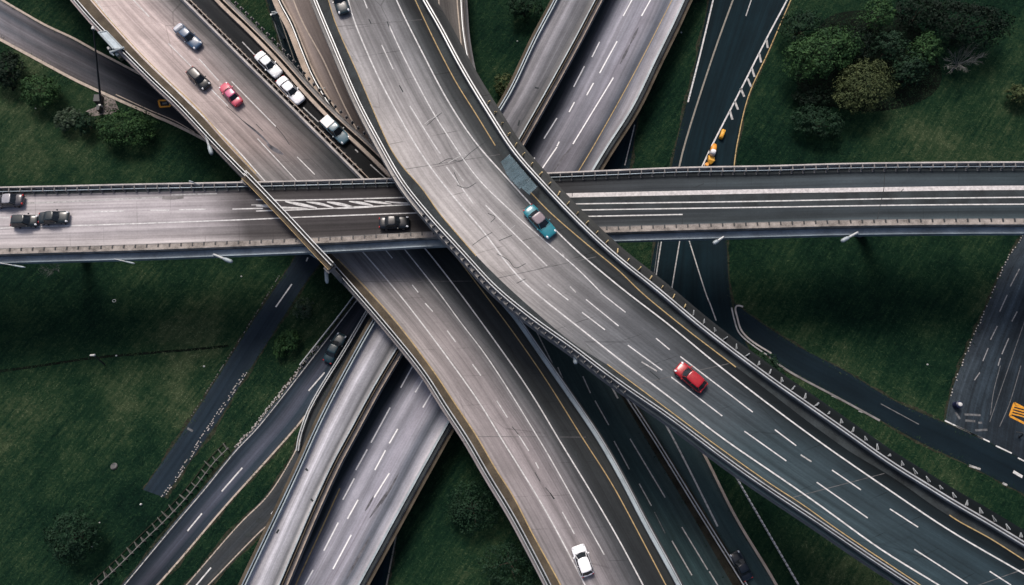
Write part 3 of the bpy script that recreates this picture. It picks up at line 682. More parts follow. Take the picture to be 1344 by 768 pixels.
# dark median and pale concrete strip of the right half
md = sheet('median_strip', trace([(725, 258.5), (870, 256), (1008, 253), (1158, 250.5), (1344, 249), (1470, 249)], ZC, 60), trace([(744, 278), (870, 276), (1008, 273.5), (1158, 271), (1344, 269.5), (1470, 269.5)], ZC, 60), M['gutter'], Cb, .006, 4)
lines('concrete_strip', [[(722, 257), (790, 255.5), (870, 253.8), (1008, 251), (1108, 249.5), (1233, 247.5), (1344, 246.5), (1470, 246.5)]], zC + .004, .62, M['white_strip'], Cb)
lines('expansion_joint', [[(1161, 222), (1160, 248), (1155, 270), (1151, 292)], [(896, 282), (895, 299)], [(751, 250), (751, 258)]], zC + .006, .1, M['gutter'], Cb)
lines('crack', [[(1186, 248), (1180, 254)], [(910, 247), (924, 241)], [(1090, 280), (1098, 272)]], zC + .006, .09, M['gutter'], Cb)
lines('tar_seam', [[(213, 259.5), (228, 260), (241, 258.5)]], zC + .006, .45, M['conc_dark'], Cb)
# north edge
sheet('gutter', CL, offset(CL, .95), M['gutter'], Cb, .008, 3)
par = sbox('parapet', CL, 0, .2, -.3, .8, M['conc'], Cb)
sbox('rail', CL, .62, .72, .55, .68, M['bluesteel'], par)
posts(CL, .5, 1.5, stub(M['conc_dark'], .7, .14, .75), par, 'rail_post', .04, .96)
# south edge: beige barrier with dark posts, then the blue-grey ledge and fascia
par = sbox('parapet', CR, -.7, .0, -.3, .75, M['greybeige'], Cb)
sbox('rail', CR, -.86, -.74, .5, .66, M['conc_dark'], par)
posts(CR, -.58, 1.5, stub(M['darkmetal'], .5, .2, .84), par, 'rail_post', .04, .96)
fs = sbox('edge_beam', CR, .001, .9, -1.1, -.35, M['bluesteel'], Cb)
sbox('edge_rail', CR, .8, .92, -.35, -.24, M['bluesteel'], fs)

# --- diagonal overpass (third level), from top left to bottom centre
ZB = 10.2
B_L = [(30, -90), (60, -52), (102, 0), (130, 32), (170, 72), (205, 107), (240, 140), (287, 190), (336, 240), (381, 287), (421, 327), (472, 384), (511, 429), (561, 491), (586, 531), (616, 576), (643, 623), (672, 670), (697, 716), (724, 768), (752, 825)]
B_R = [(205, -90), (245, -48), (291, 0), (336, 44), (373, 82), (411, 125), (448, 162), (486, 196), (522, 232), (560, 275), (597, 327), (644, 384), (672, 416), (709, 469), (754, 534), (782, 576), (812, 628), (842, 686), (887, 768), (915, 825)]
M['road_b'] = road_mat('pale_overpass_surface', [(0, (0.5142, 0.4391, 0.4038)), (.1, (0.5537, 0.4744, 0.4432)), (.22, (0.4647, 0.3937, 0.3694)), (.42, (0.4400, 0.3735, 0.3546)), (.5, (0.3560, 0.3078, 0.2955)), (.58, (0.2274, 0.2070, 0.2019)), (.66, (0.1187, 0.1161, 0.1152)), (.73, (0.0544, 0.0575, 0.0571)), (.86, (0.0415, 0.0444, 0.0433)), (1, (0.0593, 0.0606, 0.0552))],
                       [(0, 1.05), (.2, 1.0), (.3, .82), (.38, .58), (.42, (.34, .38, .40)), (.5, (.22, .26, .285)), (.56, (.33, .385, .41)), (.68, (.60, .65, .675)), (.82, (.58, .62, .66)), (1, (.40, .45, .49))], .32, .12, joint=.35, crack=.25, seed=4)  # along ramp paints the shade near the level bridge into the deck
B, BL, BR = bridge('diagonal_overpass', 'pale diagonal overpass from top left passing under the level bridge to bottom centre', B_L, B_R, ZB, M['road_b'], 1.1, 180, 22, (.9, .7), (.02, .97))
zB = ZB + .012
sheet('ramp_lane', trace([(150, -80), (196, -40), (241, 0), (290, 48), (336, 94), (386, 144), (433, 191), (481, 239), (520, 282)], ZB, 80), trace([(216, -86), (283, 0), (328, 44), (365, 82), (403, 126), (440, 164), (478, 199), (516, 236), (552, 280)], ZB, 80), M['asph_d'], B, .006, 6)
lines('edge_line', [[(95, -40), (125, 0), (162, 47), (200, 87), (250, 137), (305, 190), (348, 238)], [(440, 290), (473, 327), (522, 384), (561, 434), (603, 491), (633, 534), (658, 576), (672, 598), (709, 658), (734, 703), (768, 768), (795, 822)],
                    [(520, 285), (556, 324), (603, 384), (672, 479), (702, 524), (733, 576), (777, 648), (812, 708), (844, 768), (870, 818)]], zB, .16, M['white'], B)
lines('edge_line', [[(205, -40), (238, 0), (336, 96), (430, 190), (480, 238)]], zB, .16, M['cream'], B)
lines('lane_line', [[(175, 0), (196, 22)], [(221, 57), (251, 87)], [(277, 117), (299, 139)], [(338, 182), (390, 238)], [(261, 77), (287, 106)], [(304, 107), (362, 166)], [(390, 206), (413, 229)],
                    [(505, 327), (515, 339)], [(541, 374), (549, 384)], [(558, 398), (568, 409)], [(587, 434), (598, 449)], [(620, 478), (631, 493)], [(652, 526), (666, 548)], [(680, 570), (694, 592)], [(703, 607), (707, 615)], [(738, 672), (754, 701)],
                    [(530, 326), (562, 366), (576, 384), (606, 425), (636, 464), (672, 519), (707, 576), (723, 603), (793, 728)]], zB, .135, M['white'], B)
lines('ramp_line', [[(318, 55), (338, 76)], [(398, 141), (418, 160)], [(466, 196), (470, 200)], [(486, 216), (506, 234)]], zB, .16, M['white_worn'], B)
lines('crack', [[(297, 140), (306, 147), (318, 158), (336, 172)], [(362, 166), (372, 178), (380, 190)], [(702, 620), (709, 632)], [(716, 640), (728, 655)], [(336, 163), (345, 172)], [(672, 560), (682, 572)]], zB, .08, M['gutter'], B)
lines('tar_seam', [[(722, 647), (727, 655)], [(297, 20), (300, 24)], [(755, 590), (758, 606)]], zB, .13, M['gutter'], B)
for k in (.6, .8):
    i_ = int(k * 179); mb = MB(); e0, e1 = BL[i_] + (BR[i_] - BL[i_]) * .06, BL[i_] + (BR[i_] - BL[i_]) * (.7 if k < .5 else .93); q = np.stack([e0, e1]); q[:, 2] = zB - .006
    mb.quadstrip(offset(q, -.03), offset(q, .03)); mb.build('expansion_joint', M['joint'], B)
spindle('oil_stain', [(350, 189), (360, 196), (372, 203)], zB, .6, M['stain'], B); spindle('oil_stain', [(318, 158), (340, 176), (356, 192)], zB, .3, M['stain'], B)
# left edge
sheet('shoulder_strip', offset(BL, .55), trace([(43, -90), (73, -52), (118, 0), (146, 32), (186, 76), (220, 109), (255, 142), (298, 190), (345, 240), (392, 290), (432, 330), (486, 386), (523, 428), (571, 491), (598, 531), (628, 578), (650, 616), (672, 650), (699, 701), (736, 768), (763, 825)], ZB, 180), M['olive'], B, .008, 3)
lines('shoulder_line', [[(78, -52), (121, 0), (149, 32), (189, 75), (223, 108), (258, 141), (300, 189), (336, 228)], [(443, 340), (486, 384), (523, 426), (571, 490), (598, 531), (628, 576), (650, 615), (672, 648), (699, 701), (736, 768), (763, 825)]], zB + .006, .15, M['yellow'], B)
par = sbox('parapet', BL, .0, .55, -.3, .45, M['gutter'], B)
sbox('rail', BL, -.02, .1, -.3, 1.0, M['steel'], par); sbox('rail', BL, .4, .5, .45, .95, M['steel'], par)
# right edge
sbox('parapet', BR[:84], -.5, .0, -.4, .7, M['conc_dark'], B); sbox('rail', BR[:84], -.1, .04, .7, .85, M['beige'], B)
par = sbox('parapet', BR[84:], -.45, .0, -.4, .7, M['palebeam'], B)
sbox('rail', BR[84:], -.62, -.5, .7, .82, M['steel'], par)
sbox('rail', BR[84:], -.85, -.7, .1, .55, M['darkmetal'], par)
lines('shoulder_line', [[(560, 290), (588, 323), (633, 382), (672, 434), (717, 499), (764, 574), (802, 633), (832, 688), (874, 768), (900, 818)]], zB, .13, M['yellow'], B)
sbox('barrier_strip', trace([(213, -86), (283, 0), (328, 44), (365, 82), (403, 126), (440, 164), (478, 199), (514, 234)], ZB, 80), -.25, .25, 0, .75, M['beige'], B)
posts(BR, -1.15, 1.2, stub(M['conc_dark'], .35, .22, .6), par, 'rail_post', .12, .42, 50)
# barrier between the wide carriageway and the ramp lane
DC = trace([(150, -92), (192, -46), (238, -2), (286, 46), (332, 92), (382, 142), (430, 190), (478, 238), (530, 292)], ZB, 110)
DB = empty('divider_barrier', tuple(DC[55] * np.array((1, 1, 0)) + np.array((0, 0, ZB))), 0, 'long concrete divider with dark studs separating the jammed ramp lane on the overpass', 'barrier')
MBt = MB(); a = [offset(DC, d) for d in (-.32, .32, .12, -.12)]; hz = (.01, .01, .85, .85)
MBt.loft([[(a[k][i, 0], a[k][i, 1], ZB + hz[k]) for k in range(4)] for i in range(110)]); MBt.build('barrier_body', M['conc'], DB)
sbox('rail', DC, -.75, -.65, .35, .6, M['beige'], DB)
posts(DC, -.6, 1.15, stub(M['conc_dark'], .5, .2, .5), DB, 'stud', .1, .85, 75)

# --- walkway that carries the overpass rails across the level bridge
ZW = 17.2
WK = trace([(326, 227), (336, 237), (358, 260), (381, 284), (421, 327), (440, 347)], ZW, 50)
W = empty('pipe_walkway', tuple(WK[25] * np.array((1, 1, 0))), 0, 'narrow railed walkway crossing over the level bridge between two pylons', 'footbridge')
sbox('walkway_deck', WK, .15, 1.15, -.35, 0, M['olive'], W)
sbox('rail', WK, 0, .1, -.35, .9, M['steel'], W); sbox('rail', WK, .42, .52, 0, .7, M['steel'], W); sbox('rail', WK, 1.1, 1.16, 0, .2, M['yellow'], W)
sbox('pipe', WK, .16, .46, 0.001, .2, M['darkmetal'], W)
for i in (1, 48):
    mb = MB(); c = offset(WK, .75)[i]; mb.tube([(c[0], c[1], 0 if i == 1 else ZB - .2), (c[0], c[1], ZW - .35)], .35, 10); mb.box((c[0], c[1], ZW - .7), 1.4, 1.0, .34, .8); mb.build('pylon', M['conc_dark'], W)

# --- brown ramp left of the flyover top
ZE = 7.0
E_L = [(342, -90), (371, 0), (388, 32), (401, 65), (418, 105), (446, 150), (480, 200), (505, 235)]
E_R = [(385, -90), (411, 0), (430, 50), (455, 100), (485, 160), (520, 215), (545, 245)]
M['road_e'] = road_mat('brown_ramp_surface', [(0, (0.2640, 0.2160, 0.1760)), (.22, (0.3360, 0.2800, 0.2480)), (.4, (0.2640, 0.2240, 0.2080)), (.7, (0.1600, 0.1360, 0.1240)), (1, (0.1520, 0.1280, 0.1160))], [(0, 1.05), (.4, .9), (.6, .65), (.8, .4), (1, .3)], .25, .1, seed=6)  # along ramp paints the shadow near flyover and overpass into the ramp
E, EL, ER = bridge('ramp_bridge', 'narrow brownish ramp bridge left of the curved flyover at the top', E_L, E_R, ZE, M['road_e'], 1.0, 90, 12, (.9, .1), (.03,))
lines('edge_line', [[(360, -70), (385, 0), (398, 31), (413, 58), (425, 80), (450, 135), (468, 170)], [(385, -70), (407, 0), (423, 37)]], ZE + .012, .2, M['cream'], E)
sheet('gutter', EL, offset(EL, .75), M['gutter'], E, .008, 2); sheet('shoulder_strip', offset(EL, .75), offset(EL, 1.6), M['beige'], E, .008, 2)
par = sbox('parapet', EL, 0, .22, -.3, .85, M['beige'], E); sbox('rail', EL, .5, .63, .2, .8, M['steel'], par)
sbox('parapet', ER, -.3, 0, -.3, .6, M['conc_dark'], E)

# --- ramp right of the flyover top
ZG3 = 5.0
M['road_g'] = road_mat('dim_ramp_surface', [(0, (0.0800, 0.0760, 0.0760)), (.5, (0.0920, 0.0880, 0.0840)), (.8, (0.1200, 0.1120, 0.1040)), (1, (0.1040, 0.0960, 0.0880))], [(0, 1), (.6, .8), (1, .6)], .3, .1, seed=9)
G3, G3L, G3R = bridge('ramp_bridge', 'narrow dim ramp bridge right of the curved flyover at the top', [(540, -90), (556, 0), (574, 60), (598, 130), (620, 190)], [(598, -90), (605, 0), (608, 45), (618, 100), (630, 150), (648, 205)], ZG3, M['road_g'], .9, 70, 8, (.1, .6), ())
lines('lane_line', [[(575, -10), (578, 27)], [(581, 32), (584, 52)]], ZG3 + .012, .16, M['cream'], G3)
lines('edge_line', [[(599, -60), (600, 0), (604, 45), (611, 107), (620, 140)]], ZG3 + .012, .2, M['cream'], G3)
par = sbox('parapet', G3R, -.3, 0, -.3, .75, M['conc_dark'], G3); sbox('rail', G3R, -.1, .03, .75, .9, M['steel'], par)

# --- pale ramp bridge from upper right to lower left
ZG1 = 7.4
G1_L = [(775, -90), (733, 0), (704, 55), (672, 123), (646, 166), (600, 250), (545, 340), (491, 429), (451, 501), (421, 560), (397, 614), (359, 695), (324, 769), (300, 820)]
G1_R = [(830, -90), (782, 0), (755, 52), (726, 105), (677, 192), (630, 275), (575, 368), (525, 452), (491, 509), (456, 574), (440, 603), (410, 668), (367, 769), (345, 820)]
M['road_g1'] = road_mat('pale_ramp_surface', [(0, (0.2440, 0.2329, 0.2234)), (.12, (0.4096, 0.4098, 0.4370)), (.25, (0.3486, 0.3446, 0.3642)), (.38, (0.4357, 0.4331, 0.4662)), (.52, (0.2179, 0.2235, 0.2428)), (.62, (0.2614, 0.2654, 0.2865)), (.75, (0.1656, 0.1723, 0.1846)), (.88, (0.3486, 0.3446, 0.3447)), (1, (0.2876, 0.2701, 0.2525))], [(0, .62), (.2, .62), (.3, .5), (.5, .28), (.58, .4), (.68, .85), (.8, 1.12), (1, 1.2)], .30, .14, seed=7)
G1, G1L, G1R = bridge('ramp_bridge', 'narrow pale ramp bridge with teal rails from upper right to bottom left', G1_L, G1_R, ZG1, M['road_g1'], .95, 150, 14, (.5, .4), (.03, .97))
sheet('shoulder_strip', offset(G1L, .5), offset(G1L, 1.15), M['olive'], G1, .008, 2); sheet('shoulder_strip', offset(G1R, -.95), offset(G1R, -.4), M['beige'], G1, .008, 2)
par = sbox('parapet', G1L, 0, .5, -.3, .3, M['gutter'], G1); sbox('rail', G1L, -.02, .12, .1, .8, M['palebeam'], par); sbox('rail', G1L, .36, .5, .1, .75, M['bluesteel'], par)
par = sbox('parapet', G1R, -.4, 0, -.3, .3, M['gutter'], G1); sbox('rail', G1R, -.12, .02, .1, .8, M['palebeam'], par); sbox('rail', G1R, -.46, -.34, .1, .7, M['olive'], par)
lines('tar_seam', [[(682, 158), (680, 165)], [(702, 115), (707, 116)], [(401, 615), (404, 618)], [(408, 655), (411, 658)], [(363, 700), (366, 695)]], ZG1 + .012, .25, M['gutter'], G1)

# --- wide lower bridge from upper right to lower left
ZG2 = 4.0
G2_L = [(830, -90), (783, 0), (730, 105), (677, 205), (630, 290), (570, 390), (515, 485), (455, 590), (400, 700), (362, 769), (335, 820)]
G2_R = [(945, -90), (897, 0), (886, 25), (857, 84), (829, 142), (793, 198), (755, 262), (690, 375), (640, 462), (593, 545), (575, 577), (540, 640), (505, 704), (470, 768), (440, 822)]
M['road_g2'] = road_mat('wide_bridge_surface', [(0, (0.0121, 0.0194, 0.0232)), (.13, (0.0223, 0.0302, 0.0359)), (.26, (0.1929, 0.1997, 0.2319)), (.36, (0.3247, 0.3239, 0.3652)), (.46, (0.2435, 0.2482, 0.2840)), (.58, (0.3349, 0.3292, 0.3768)), (.66, (0.2841, 0.2860, 0.3246)), (.73, (0.1319, 0.1458, 0.1739)), (.77, (0.1117, 0.1242, 0.1484)), (.83, (0.2435, 0.2482, 0.2783)), (.9, (0.4262, 0.4156, 0.4464)), (1, (0.4364, 0.4156, 0.4290))], [(0, .95), (.22, .85), (.35, .55), (.5, .3), (.6, .42), (.70, .95), (.85, 1.0), (1, .8)], .30, .12, seed=10)  # dark left stops paint the shadow of the ramp bridge into the colour
G2, G2L, G2R = bridge('wide_bridge', 'wide lower bridge with pale side beam from upper right to bottom left', G2_L, G2_R, ZG2, M['road_g2'], .9, 150, 18, (.1, 1.0), (.05, .96))
z2 = ZG2 + .012
lines('lane_line', [[(818, 21), (831, -3)], [(842, 21), (856, -4)], [(777, 75), (787, 55)], [(753, 114), (767, 87)], [(714, 182), (731, 155)], [(787, 96), (810, 54)], [(770, 125), (779, 109)], [(747, 147), (754, 134)], [(731, 192), (734, 186)], [(689, 224), (702, 207)], [(752, 189), (805, 102)], [(707, 228), (731, 193)],
                    [(543, 478), (526, 509)], [(557, 495), (545, 515)], [(568, 513), (555, 535)], [(512, 535), (487, 581)], [(522, 563), (511, 582)], [(482, 590), (467, 617)], [(465, 628), (450, 656)], [(444, 686), (425, 723)], [(411, 748), (398, 772)], [(506, 591), (492, 617)], [(470, 656), (456, 681)], [(461, 702), (437, 747)], [(511, 621), (491, 653)]], z2, .19, M['white_fresh'], G2)
lines('edge_line', [[(446, 641), (418, 703), (388, 768), (370, 810)]], z2, .19, M['yellow'], G2)
for px_, w_ in [([(814, 84), (819, 74), (827, 58)], .4), ([(827, 58), (832, 48), (838, 36)], .4), ([(724, 229), (738, 208), (753, 190)], .35), ([(479, 671), (484, 663), (491, 650)], .3), ([(485, 680), (496, 664), (508, 645)], .32), ([(500, 662), (512, 642), (524, 620)], .3), ([(455, 760), (470, 732), (486, 704)], .35)]:
    spindle('tyre_stain', px_, z2, w_, M['stain'], G2)
sheet('shoulder_strip', offset(G2R, -1.35), offset(G2R, -.8), M['olive'], G2, .008, 2)
lines('shoulder_line', [[(905, -45), (882, 0), (832, 97), (779, 192), (756, 230)]], z2 + .004, .13, M['yellow'], G2)
par = sbox('parapet', G2R, -.75, -.35, -.3, .5, M['gutter'], G2); sbox('side_beam', G2R, -.25, .05, -.5, .75, M['palebeam'], G2)
sbox('lower_beam', G2R, .5, .75, -1.2, -.8, M['bluesteel'], G2)
# bracket hanging below the beam
for r_ in (A, Cb, B, W, E, G3, G1, G2, DB): finish(r_)

# ------------------------------------------------------------------ rails and fences on the ground
def guardrail(label, px, z=0.0, mat='steel', offs=(-.18, .18), sp=2.2, s0=0.01, s1=.99, cat='guardrail', n=80):
    C = trace(px, z, n); root = empty('guardrail', tuple(C[n // 2]), 0, label, cat)
    for o_ in offs: sbox('rail', C, o_ - .07, o_ + .07, .45, .78, M[mat], root)
    posts(C, 0, sp, stub(M['conc_dark'], .2, .14, .74), root, 'post', s0, s1, 60)
    finish(root); return root
guardrail('long double median rail between the two blue black roads', [(770, 436), (808, 500), (857, 576), (915, 670), (976, 768), (1003, 812)], 0, 'steel', (-.3, .12))
guardrail('double rail right of the grey road, converging on the pale ramp bridge', [(492, 396), (486, 405), (455, 458), (411, 531), (396, 570), (392, 592)], 0, 'steel', (-.16, .16))
guardrail('single pale rail along the grass left of the grey road with teal car', [(476, 376), (445, 417), (418, 451), (395, 480)], 0, 'steel', (0,))
# ladder-like fence at the lower left
FC = trace([(303, 588), (285, 606), (255, 645), (225, 678), (190, 712), (160, 742), (128, 772), (100, 800)], 0, 90)
fn = empty('roadside_fence', tuple(FC[45]), 0, 'pale ladder-like fence along the grass at the bottom left', 'fence')
sbox('rail', FC, -.05, .04, .9, 1.0, M['conc_dark'], fn); sbox('rail', FC, 1.1, 1.18, .15, .25, M['median'], fn)
def slat():
    mb = MB(); mb.loft([[(-.05, y, .0), (.07, y, 0), (1.25, y, .32), (1.2, y, .42), (.05, y, .95), (-.05, y, .95)] for y in (-.05, .05)]); return mb.build('slat', M['fence'])
posts(FC, 0, 1.05, slat, fn, 'slat', .01, .99, 60, 0, .12); finish(fn)
# dotted low white rope fence at the lower right
RC = trace([(958, 612), (975, 642), (1008, 699), (1048, 768), (1070, 806)], 0, 80)
rp = empty('rope_fence', tuple(RC[40]), 0, 'low dotted white fence crossing the grass at the bottom right', 'fence')
sbox('rope', RC, -.03, .03, .3, .35, M['white_worn'], rp)
posts(RC, 0, .62, stub(M['stone'], .17, .4, .38), rp, 'stake', .0, 1.0, 60); finish(rp)

# ------------------------------------------------------------------ cars
def smooth_loft(stations, seg=20, power=3.2):
    """stations: (x, halfwidth, z0, z1): rounded closed sections along x"""
    rings = []
    for x, hw, z0, z1 in stations:
        r = []
        for k in range(seg):
            a = 2 * math.pi * (k + .5) / seg; c, s_ = math.cos(a), math.sin(a)
            yy = hw * math.copysign(abs(c) ** (2 / power), c); zz = (z0 + z1) / 2 + (z1 - z0) / 2 * math.copysign(abs(s_) ** (2 / power), s_)
            r.append((x, yy, zz))
        rings.append(r)
    return rings
CARKINDS = {
 'sedan':  dict(wb=.27, hood=.30, ws=.43, roof0=.43, roof1=.68, rw=.80, h=1.42, deck=.93),
 'hatch':  dict(wb=.29, hood=.26, ws=.40, roof0=.40, roof1=.84, rw=.95, h=1.48, deck=.95),
 'pickup': dict(wb=.29, hood=.28, ws=.40, roof0=.40, roof1=.58, rw=.64, h=1.62, deck=1.0),
}
CAR_CACHE = {}
def make_car(name, kind, L, Wd, paint, label, roofmat=None, group=None, glass='carglass', hoodmat=None, bootmat=None):
    """front towards +x; base at z=0"""
    k = CARKINDS[kind]; h = k['h']; hw = Wd / 2
    X = lambda f: L / 2 - f * L
    root = empty(name, (0, 0, 0), 0, label, 'car', group)
    belt = .92; zh = .86
    st = [(X(0), hw * .62, .34, .60), (X(.008), hw * .80, .27, .68), (X(.03), hw * .9, .22, .74), (X(.10), hw * .97, .2, .80), (X(k['hood'] * .6), hw, .2, zh), (X(k['hood']), hw, .2, belt - .02), (X(.5), hw, .2, belt),
          (X(.7), hw, .2, belt + .02), (X(.86), hw * .98, .2, k['deck']), (X(.95), hw * .93, .24, k['deck'] - .03), (X(.985), hw * .84, .28, k['deck'] - .1), (X(1.0), hw * .66, .36, .72)]
    mb = MB(); mb.loft(smooth_loft(st)); mb.build('body', paint, root, True)
    # greenhouse: dark glass body with rounded plan, body-coloured roof skin and pillars
    b0, r0, r1, b1 = X(k['hood'] + .005), X(k['roof0']), X(k['roof1']), X(k['rw'])
    zb = belt - .06
    def plan(xf, xr, yw, z, bow=.07):
        return [(xr, -yw * .86, z), (xr - bow * .6, 0, z), (xr, yw * .86, z), (xr + (xf - xr) * .08, yw, z), ((xf + xr) / 2, yw * 1.02, z), (xf - (xf - xr) * .12, yw * .97, z), (xf, yw * .82, z), (xf + bow, 0, z), (xf, -yw * .82, z), (xf - (xf - xr) * .12, -yw * .97, z), ((xf + xr) / 2, -yw * 1.02, z), (xr + (xf - xr) * .08, -yw, z)]
    P0, P1 = plan(b0, b1, hw * .92, zb, .16), plan(r0 + .02, r1 - .02, hw * .74, h - .03, .06)
    mb = MB(); o = 0
    mb.v = P0 + P1
    for j in range(12): mb.f.append((j, (j + 1) % 12, 12 + (j + 1) % 12, 12 + j))
    mb.f.append(tuple(range(12, 24)))
    mb.build('window_glass', M[glass], root)
    PA, PB, PC = plan(r0 + .03, r1 - .03, hw * .755, h - .045, .06), plan(r0 - .02, r1 + .03, hw * .72, h, .06), plan(r0 - .12, r1 + .14, hw * .55, h + .025, .03)
    mb = MB(); mb.v = PA + PB + PC
    for q in (0, 12):
        for j in range(12): mb.f.append((q + j, q + (j + 1) % 12, q + 12 + (j + 1) % 12, q + 12 + j))
    mb.f.append(tuple(range(24, 36))); mb.f.append(tuple(range(12))[::-1])
    mb.build('roof', roofmat or paint, root, True)
    def lerp(a, b_, t): return tuple(a[i] + (b_[i] - a[i]) * t for i in range(3))
    for j in (2, 6, 8, 0, 4, 10):
        mb = MB(); mb.tube([lerp(P0[j], P1[j], .02), lerp(P0[j], P1[j], .98)], .034 if j not in (4, 10) else .024, 6); mb.build('pillar', paint, root)
    if bootmat:
        mb = MB(); mb.loft(smooth_loft([(X(k['rw'] + .01), hw * .80, k['deck'] - .08, k['deck'] + .02), (X(.9), hw * .82, k['deck'] - .1, k['deck'] + .015), (X(.97), hw * .76, k['deck'] - .12, k['deck'] - .02)], 16, 6)); mb.build('boot_lid', bootmat, root, True)
    if kind == 'pickup':
        mb = MB(); mb.box((X(.815), 0, k['deck'] - .04), L * .30, Wd * .80, .075); mb.build('cargo_cover', bootmat or paint, root)
    # seams of the bonnet, mirrors, lamps, wheels
    mb = MB(); mb.tube([(X(k['hood'] - .02), -hw * .8, belt - .03), (X(k['hood'] - .025), 0, belt - .005), (X(k['hood'] - .02), hw * .8, belt - .03)], .018, 5); mb.build('wiper', M['darkmetal'], root)
    for sgn in (-1, 1):
        mb = MB(); mb.box((X(k['hood'] + .06), sgn * (hw + .07), .9), .16, .2, .13, 0, .8); mb.build('mirror', paint, root)
        mb = MB(); mb.loft(smooth_loft([(X(.012), .1, .55, .66), (X(.05), .17, .53, .75), (X(.09), .1, .62, .76)], 10)); o = mb.build('headlight', M['headlight'], root, True); o.location.y = sgn * hw * .68
        mb = MB(); mb.loft(smooth_loft([(X(.965), .1, .62, .84), (X(.99), .18, .60, .82), (X(1.0), .1, .62, .74)], 10)); o = mb.build('taillight', M['taillight'], root, True); o.location.y = sgn * hw * .66
        for xw in (.19, .19 + .58 if kind != 'pickup' else .79):
            mb = MB(); y0, y1 = sgn * (hw - .22), sgn * (hw + .015)
            mb.tube([(X(xw), y0, .32), (X(xw), y1 * .985, .32), (X(xw), y1, .32)], [.33, .33, .30], 18); tw = mb.build('wheel', M['tyre'], root, False)
            mb = MB(); mb.tube([(X(xw), y1 * .98, .32), (X(xw), y1 + sgn * .008, .32)], .2, 12); mb.build('rim', M['rim'], tw)
    return root
def put(root, rear, front, z, zmid=.7):
    a, b_ = at(*rear, z + zmid), at(*front, z + zmid)
    c = (a + b_) / 2; d = b_ - a
    root.location = (c.x, c.y, z); root.rotation_euler = (0, 0, math.atan2(d.y, d.x)); return root
def plen(rear, front, z): return (at(*rear, z + .7) - at(*front, z + .7)).length
def car(name, kind, rear, front, z, col, label, wd=1.75, lmin=3.5, lmax=5.2, **kw):
    L = min(lmax, max(lmin, plen(rear, front, z)))
    if isinstance(col, tuple): col = carpaint(name + '_paint', col)
    return put(make_car(name, kind, L, wd, col, label, **kw), rear, front, z)
CARS = 'cars on the interchange'
zr = .02
car('parked_car', 'sedan', (230.5, 33), (261.5, 61.5), ZB + zr, (.035, .075, .135), 'dark blue sedan with silver boot, uppermost on the pale overpass', 1.8, bootmat=carpaint('silver_boot', (.42, .44, .48)), group=CARS)
bpy.data.objects['parked_car'].name = 'sedan_car'
car('hatchback_car', 'hatch', (248.5, 91), (271.5, 114), ZB + zr, (.005, .008, .010), 'black hatchback beside the pink car on the pale overpass', 1.75, 3.7, group=CARS)
car('sedan_car', 'sedan', (314, 136.5), (291.5, 110.5), ZB + zr, (.46, .07, .11), 'pink red car with dark windows on the pale overpass', 1.7, 3.7, roofmat=carpaint('rose_roof', (.42, .07, .16)), group=CARS)
car('sedan_car', 'sedan', (338, 70), (366, 98), ZB + zr, (.72, .74, .74), 'white sedan nearest the top of the jammed ramp lane', 1.75, group=CARS)
car('sedan_car', 'sedan', (365, 101), (397, 135), ZB + zr, (.76, .77, .79), 'white car with split dark windows, middle of the three on the ramp lane', 1.8, group=CARS)
car('pickup_car', 'pickup', (422.5, 153), (457, 187), ZB + zr, (.075, .135, .165), 'grey blue car with pale load cover, lowest on the ramp lane', 1.85, bootmat=carpaint('pale_cover', (.46, .44, .44)), group=CARS)
car('hatchback_car', 'hatch', (772, 756), (758, 716), ZB + zr, (.78, .79, .80), 'white hatchback at the bottom of the pale overpass', 1.85, group=CARS)
car('sedan_car', 'sedan', (692, 272), (725.5, 309), ZA + zr, (.018, .17, .21), 'bright teal sedan below the translucent panes on the curved flyover', 1.85, roofmat=M['pinkglass'], group=CARS)
car('hatchback_car', 'hatch', (924.5, 510), (889.5, 480), ZA + zr, (.30, .008, .014), 'bright red hatchback on the lower right of the curved flyover', 1.8, group=CARS)
car('sedan_car', 'sedan', (438, -24), (452, 17), ZA + zr, (.006, .02, .026), 'dark teal car cut off by the top edge on the curved flyover', 1.85, 3.9, group=CARS)
car('sedan_car', 'sedan', (53, 286), (87, 284.5), ZC + zr, (.012, .02, .023), 'dark car leading the three on the left of the level bridge', 1.75, 4.0, group=CARS)
car('hatchback_car', 'hatch', (14, 290.5), (49, 289), ZC + zr, (.010, .017, .02), 'dark hatchback between two other cars on the left of the level bridge', 1.65, 3.6, 3.8, group=CARS)
car('sedan_car', 'sedan', (28, 262), (-8, 264), ZC + zr, (.04, .04, .05), 'dark car with red tail lamp cut by the left edge', 1.8, 4.2, roofmat=carpaint('light_roof', (.25, .25, .27)), group=CARS)
car('sedan_car', 'sedan', (499, 292.5), (535, 291), ZC + zr, (.004, .006, .008), 'almost black car in shade on the level bridge before the flyover', 1.8, 4.0, group=CARS)
car('sedan_car', 'sedan', (429, 475.5), (449.5, 438), .04, (.006, .03, .04), 'dark teal sedan on the ground road at the lower left', 1.8, 4.2, group=CARS)
car('sedan_car', 'sedan', (981, 758), (965, 728), .05, (.004, .009, .016), 'near black car on the road right of the median rail', 1.7, 4.0, group=CARS)

